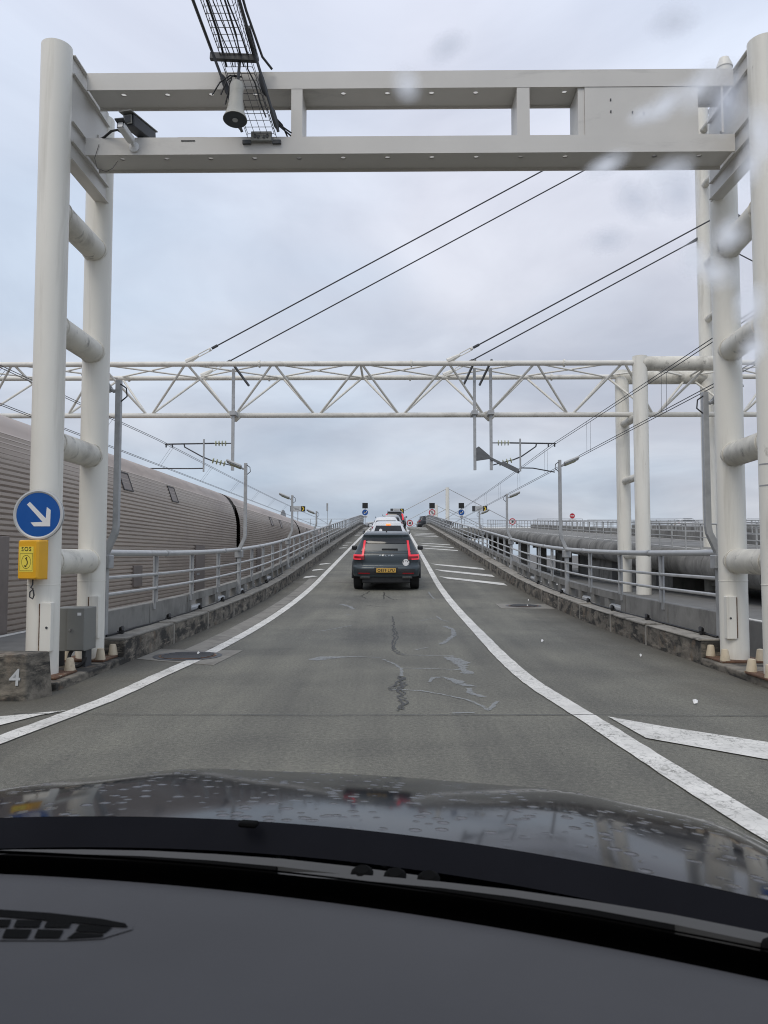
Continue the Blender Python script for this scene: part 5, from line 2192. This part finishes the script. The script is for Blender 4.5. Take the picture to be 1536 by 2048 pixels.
# water film: pale or grey scatter that fades out towards its edge
for fname, fcol in (('water_film', (.98, .98, .98, 1)), ('water_film_dark', (.82, .83, .86, 1))):
    mw, nt, bs, out = _mk(fname)
    nt.nodes.remove(bs)
    tcn = nt.nodes.new('ShaderNodeTexCoord')
    sb = nt.nodes.new('ShaderNodeVectorMath')
    sb.operation = 'SUBTRACT'
    sb.inputs[1].default_value = (.5, .5, 0)
    nt.links.new(tcn.outputs['UV'], sb.inputs[0])
    ln = nt.nodes.new('ShaderNodeVectorMath')
    ln.operation = 'LENGTH'
    nt.links.new(sb.outputs[0], ln.inputs[0])
    nz = noise_node(nt, tcn.outputs['Object'], 60, 3, .5, .8)
    ad = nt.nodes.new('ShaderNodeMath')
    ad.operation = 'MULTIPLY_ADD'
    nt.links.new(nz, ad.inputs[0])
    ad.inputs[1].default_value = .40
    nt.links.new(ln.outputs['Value'], ad.inputs[2])
    al = ramp_node(nt, ad.outputs[0], [(0.22, W(0.80)), (0.40, W(.42)), (0.62, W(0))])
    trn = nt.nodes.new('ShaderNodeBsdfTransparent')
    tl = nt.nodes.new('ShaderNodeBsdfTranslucent')
    tl.inputs[0].default_value = fcol
    mx = nt.nodes.new('ShaderNodeMixShader')
    nt.links.new(al, mx.inputs[0])
    nt.links.new(trn.outputs[0], mx.inputs[1])
    nt.links.new(tl.outputs[0], mx.inputs[2])
    nt.links.new(mx.outputs[0], out.inputs[0])


def base_y(x, y0):
    return y0 - .19 * (x - CX) ** 2


HW = 1.04
XSN = [CX - HW + 2 * HW * k / 56 for k in range(57)]


def hood_front(x):
    q = abs(x - CX) / HW
    return 2.08 - .13 * q ** 2 - .14 * q ** 6


def hood_z(x, y):
    q = abs(x - CX)
    d = max(0, y - base_y(x, 1.35))
    z = .778 - .100 * d - .080 * d * d
    # two soft power bulges and rounded flanks
    z += .010 * math.exp(-((q - .50) / .15) ** 2) * min(1, d * 3)
    z -= .011 * (q / .6) ** 2
    if q > .80:
        z -= 1.3 * (q - .80) ** 2
    return z


b = MB()
rows = []
for i in range(40):
    f = i / 39
    row = []
    for x in XSN:
        y0 = base_y(x, 1.35)
        y = y0 + (hood_front(x) - y0) * f
        row.append((x, y, hood_z(x, y)))
    rows.append(row)
for dy, dz in ((.03, -.012), (.07, -.04), (.10, -.09), (.12, -.17), (.13, -.34)):
    rows.append([(CX + (x - CX) * .985, hood_front(x) + dy, max(.28, hood_z(x, hood_front(x)) + dz)) for x in XSN])
b.grid(rows)
lip = [(x, y - .004, z - .055) for x, y, z in rows[0]]
bn = b.build('bonnet', 'bonnet_paint', own, smooth=60)
b = MB()
b.grid([lip, [(x, y - .002, z) for x, y, z in rows[0]]])
b.build('bonnet_seal', 'cowl_navy', bn)
# cowl below the windscreen
b = MB()
rows = [[(x, base_y(x, 1.35), .705) for x in XSN], [(x, base_y(x, 1.22), .745) for x in XSN], [(x, base_y(x, 1.10), .792) for x in XSN], [(x, base_y(x, 1.045), .818) for x in XSN]]
b.grid(rows)
b.build('cowl', 'cowl_plastic', own, smooth=40)
# wipers
for (xa, xb, mxo) in ((-.18, -1.05, -.12), (.36, -.45, .22)):
    b = MB()
    pts = []
    for k in range(9):
        x = xa + (xb - xa) * k / 8
        pts.append((x, base_y(x, 1.165) - .03 * k / 8, .772 + .010 * math.sin(math.pi * k / 8)))
    b.tube(pts, [.016, .015, .014, .012, .011, .010, .010, .009, .007], 6)
    wp = b.build('wiper', 'cowl_plastic', own, smooth=40)
    b = MB()
    b.tube([(p[0], p[1] - .03, p[2] + .006) for p in pts[2:]], .008, 6)
    b.build('wiper_blade', 'frit_black', wp)
    b = MB()
    for k, dx in enumerate((-.05, 0, .05)):
        b.lathe((xa + dx - .04, base_y(xa, 1.165), .772), (0, -.3, 1), [(0, .017), (.016, .017), (.022, .010)], 12)
    b.build('wiper_pivot', 'frit_black', wp, smooth=40)
# washer jet
b = MB()
xj = -.52
b.box((xj, base_y(xj, 1.325), .781), (.035, .022, .010))
b.build('washer_jet', 'frit_black', own, bevel=.006)
# black printed edge of the glass
b = MB()
rows = [[(x, base_y(x, 1.043), .8205) for x in XSN], [(x, base_y(x, .985), .848) for x in XSN]]
b.grid(rows)
b.build('glass_edge_band', 'frit_black', own)
b = MB()
rows = [[(x, base_y(x, 1.046), .8175) for x in XSN], [(x, base_y(x, 1.046), .70) for x in XSN], [(x, base_y(x, .90), .70) for x in XSN]]
b.grid(rows)
b.build('dash_gap', 'frit_black', own)
# windscreen
TOPY, TOPZ = .12, 1.56
b = MB()
rows = []
for i in range(9):
    f = i / 8
    row = []
    for x in XSN:
        xx = CX + (x - CX) * (1 - .27 * f)
        y = base_y(x, 1.0) * (1 - f) + (TOPY - .10 * (x - CX) ** 2) * f + .05 * math.sin(math.pi * f)
        row.append((xx, y, .842 + (TOPZ - .842) * f))
    rows.append(row)
b.grid(rows)
glass_rows = rows
b.build('windscreen', 'clear_screen', own, smooth=60)
# dashboard top
b = MB()
rows = []
XD = [CX - .96 + 1.92 * k / 40 for k in range(41)]
for i in range(14):
    f = i / 13
    row = []
    for x in XD:
        y = base_y(x, .968) * (1 - f) + .18 * f
        z = .835 - .012 * (1 - min(1, f * 12)) ** 2 + .014 * math.sin(math.pi * min(1, f * 1.4)) * .5 - .25 * max(0, f - .55) ** 2
        row.append((x, y, z))
    rows.append(row)
b.grid(rows)
edge = [(x, y + .002, z - .05) for x, y, z in rows[0]]
b.grid([edge, rows[0]])
b.build('dashboard', 'dash_plastic', own, smooth=60)


def to_local(X, Y):
    return (X * math.cos(PHI) - Y * math.sin(PHI), X * math.sin(PHI) + Y * math.cos(PHI))


def dash_z(x, y):
    y0 = base_y(x, .968)
    f = (y0 - y) / (y0 - .18)
    return .835 - .012 * (1 - min(1, f * 12)) ** 2 + .014 * math.sin(math.pi * min(1, f * 1.4)) * .5


# demister vent: a slot and two rows of dark cells between thin bars
vent_cells = [
    [(-0.6353, 0.8219), (-0.5692, 0.8266), (-0.504, 0.8256), (-0.4695, 0.8206), (-0.4613, 0.8128), (-0.4824, 0.8108), (-0.5258, 0.8102), (-0.5725, 0.8084), (-0.6228, 0.8061)],
    [(-0.7004, 0.7845), (-0.6736, 0.7919), (-0.6605, 0.7723), (-0.6885, 0.7665)],
    [(-0.6652, 0.7905), (-0.6375, 0.7968), (-0.6265, 0.7787), (-0.6545, 0.7729)], [(-0.63, 0.7965), (-0.6016, 0.8018), (-0.5926, 0.7851), (-0.6206, 0.7793)],
    [(-0.595, 0.8026), (-0.5658, 0.8068), (-0.5587, 0.7915), (-0.5867, 0.7857)], [(-0.56, 0.8086), (-0.5303, 0.8107), (-0.5249, 0.7979), (-0.5528, 0.7921)],
    [(-0.5184, 0.8075), (-0.4784, 0.8093), (-0.479, 0.7953), (-0.5132, 0.7911)], [(-0.698, 0.7598), (-0.67, 0.7662), (-0.6568, 0.7451), (-0.6844, 0.74)],
    [(-0.6626, 0.7666), (-0.6341, 0.7724), (-0.6227, 0.7522), (-0.6503, 0.747)], [(-0.6272, 0.7733), (-0.5984, 0.7787), (-0.5886, 0.7592), (-0.6162, 0.7541)],
    [(-0.5918, 0.78), (-0.5627, 0.7849), (-0.5546, 0.7662), (-0.5821, 0.7611)], [(-0.5565, 0.7867), (-0.5271, 0.7911), (-0.5205, 0.7733), (-0.548, 0.7682)],
    [(-0.512, 0.7885), (-0.4785, 0.792), (-0.4768, 0.7867), (-0.5123, 0.7739)]]
b = MB()
ring_ = [(-0.72, .795), (-.63, .826), (-.50, .829), (-.462, .823), (-.455, .812), (-.472, .790), (-.475, .785), (-.512, .7725), (-.6844, .737), (-.72, .735)]
b.add([(x, y, dash_z(x, y) + .0012) for x, y in ring_], [tuple(range(len(ring_)))])
vn = b.build('demister_vent', 'dash_plastic', own)
for k, poly in enumerate(vent_cells):
    b = MB()
    b.add([(x, y, dash_z(x, y) + .0026) for x, y in poly], [tuple(range(len(poly)))])
    b.build('vent_slot' if k == 0 else 'vent_cell', 'frit_black', vn)

# body shell: flanks, pillars, roof, tail
for s in (-1, 1):
    xs_ = CX + s * HW
    b = MB()
    prof2 = [(-2.3, .28), (1.80, .28), (1.82, .45), (1.6, .545), (1.35, .58), (1.2, .60), (1.0, .64), (.80, .74), (-1.6, .84), (-2.2, .84)]
    b.prism(prof2, lambda u, v, w: (xs_ - s * w, u, v), .05)
    b.build('flank', 'paint_dark', own)
    b = MB()
    b.tube([(CX + s * .97, base_y(CX + .98, 1.0) - .04, .80), (CX + s * .70, TOPY - .08, TOPZ)], .042, 8)
    b.build('front_pillar', 'cowl_plastic', own, smooth=50)
    b = MB()
    b.tube([(CX + s * .97, -.95, .80), (CX + s * .70, -1.0, TOPZ)], .045, 8)
    b.build('middle_pillar', 'cowl_plastic', own)
    b = MB()
    b.tube([(CX + s * .97, -2.1, .80), (CX + s * .68, -1.75, TOPZ)], .06, 8)
    b.build('rear_pillar', 'cowl_plastic', own)
    for y in (1.35, -1.45):
        b = MB()
        x0, x1 = CX + s * .78, CX + s * 1.035
        b.tube([(x0, y, .33), (x0 + s * .02, y, .33), (x1 - s * .02, y, .33), (x1, y, .33)], [.30, .33, .33, .30], 24)
        b.build('wheel', 'tyre', own, smooth=35)
    b = MB()
    b.box((CX + s * 1.15, .62, .92), (.20, .10, .14))
    b.build('door_mirror', 'paint_dark', own, bevel=.03)
b = MB()
b.box8([(CX - .70, -1.9, TOPZ - .02), (CX + .70, -1.9, TOPZ - .02), (CX + .70, TOPY - .03, TOPZ), (CX - .70, TOPY - .03, TOPZ),
        (CX - .62, -1.9, TOPZ + .03), (CX + .62, -1.9, TOPZ + .03), (CX + .64, TOPY - .06, TOPZ + .05), (CX - .64, TOPY - .06, TOPZ + .05)])
b.build('roof', 'paint_dark', own, bevel=.02)
b = MB()
b.bx(CX - .88, CX + .88, -2.3, -2.2, .3, .86)
b.build('tailgate', 'paint_dark', own)
b = MB()
b.bx(CX - .80, CX + .80, 2.0, 2.16, .24, .34)
b.build('front_bumper', 'paint_dark', own, bevel=.04)
b = MB()
b.bx(CX - .86, CX + .86, -2.2, .55, .26, .31)
b.build('cabin_floor', 'cowl_plastic', own)


# smeared water drops on the glass
def glass_hit(dx, dy, dz):
    lx, ly = to_local(dx, dy)
    lo, hi = .05, 3.0
    for _ in range(40):
        t_ = (lo + hi) / 2
        x, y, z = lx * t_, ly * t_, EYE + dz * t_
        f = (z - .842) / (TOPZ - .842)
        xo = CX + (x - CX) / (1 - .27 * f)
        yg = base_y(xo, 1.0) * (1 - f) + (TOPY - .10 * (xo - CX) ** 2) * f + .05 * math.sin(math.pi * max(0, min(1, f)))
        if y < yg:
            lo = t_
        else:
            hi = t_
    return Vector((x, y, z)), t_


DARK = 'water_film_dark'
LITE = 'water_film'


def pxray(x, y):
    """direction through a point of the glass, given as a bearing and height in the 1536 x 2048 frame of the screen."""
    u, v = (x - 768) / 1540, -(y - 1024) / 1540
    p_, q_ = R(3.196), R(.669)
    fw, up_ = math.cos(p_) - v * math.sin(p_), math.sin(p_) + v * math.cos(p_)
    return (u * math.cos(q_) - fw * math.sin(q_), u * math.sin(q_) + fw * math.cos(q_), up_)


# (direction, half width, half height, tilt, film)
drops = [(pxray(x, y), w / 1540, h / 1540, R(a), f) for x, y, w, h, a, f in (
    (815, 172, 34, 30, 0, LITE), (1335, 205, 72, 24, 24, LITE), (1290, 226, 40, 18, 10, LITE), (1400, 175, 48, 30, 40, LITE), (1455, 205, 40, 60, 10, DARK),
    (1335, 345, 55, 26, 12, LITE), (1270, 400, 60, 34, -30, DARK), (1360, 390, 46, 40, -40, DARK), (1215, 480, 50, 26, 0, DARK), (1430, 545, 62, 30, -18, LITE),
    (1385, 520, 30, 34, 0, LITE), (1515, 265, 34, 56, 20, LITE), (1500, 330, 30, 40, 0, LITE), (1500, 610, 34, 40, 30, LITE), (1350, 45, 55, 26, 0, DARK),
    (895, 92, 46, 22, 15, DARK), (1460, 470, 36, 30, 0, LITE), (1505, 700, 26, 40, 10, LITE), (1210, 330, 44, 20, 20, LITE))]
for di, (d, w, h, ang, film) in enumerate(drops):
    p, tt = glass_hit(*d)
    fwd = Vector(to_local(d[0], d[1]) + (d[2],)).normalized()
    up0, rt0 = Vector((0, -.72, .69)) * 1.25, Vector((1, 0, 0))
    rt = rt0 * math.cos(ang) + up0 * math.sin(ang)
    upv = up0 * math.cos(ang) - rt0 * math.sin(ang)
    me = bpy.data.meshes.new('water_smear')
    N = 10
    vs_, fs_, uv = [], [], []
    for j in range(N + 1):
        for i in range(N + 1):
            a, c = i / N, j / N
            q = p + rt * (a - .5) * w * tt * 2.6 + upv * (c - .5) * h * tt * 2.6 - fwd * (.004 + .0006 * di)
            vs_.append(q)
            uv.append((a, c))
    for j in range(N):
        for i in range(N):
            fs_.append((j * (N + 1) + i, j * (N + 1) + i + 1, (j + 1) * (N + 1) + i + 1, (j + 1) * (N + 1) + i))
    me.from_pydata(vs_, [], fs_)
    ul = me.uv_layers.new(name='UVMap')
    for lp_ in me.loops:
        ul.data[lp_.index].uv = uv[lp_.vertex_index]
    me.materials.append(MATS[film])
    o = bpy.data.objects.new('water_smear', me)
    COL.objects.link(o)
    o.parent = own
own.rotation_euler = (0, 0, -PHI)
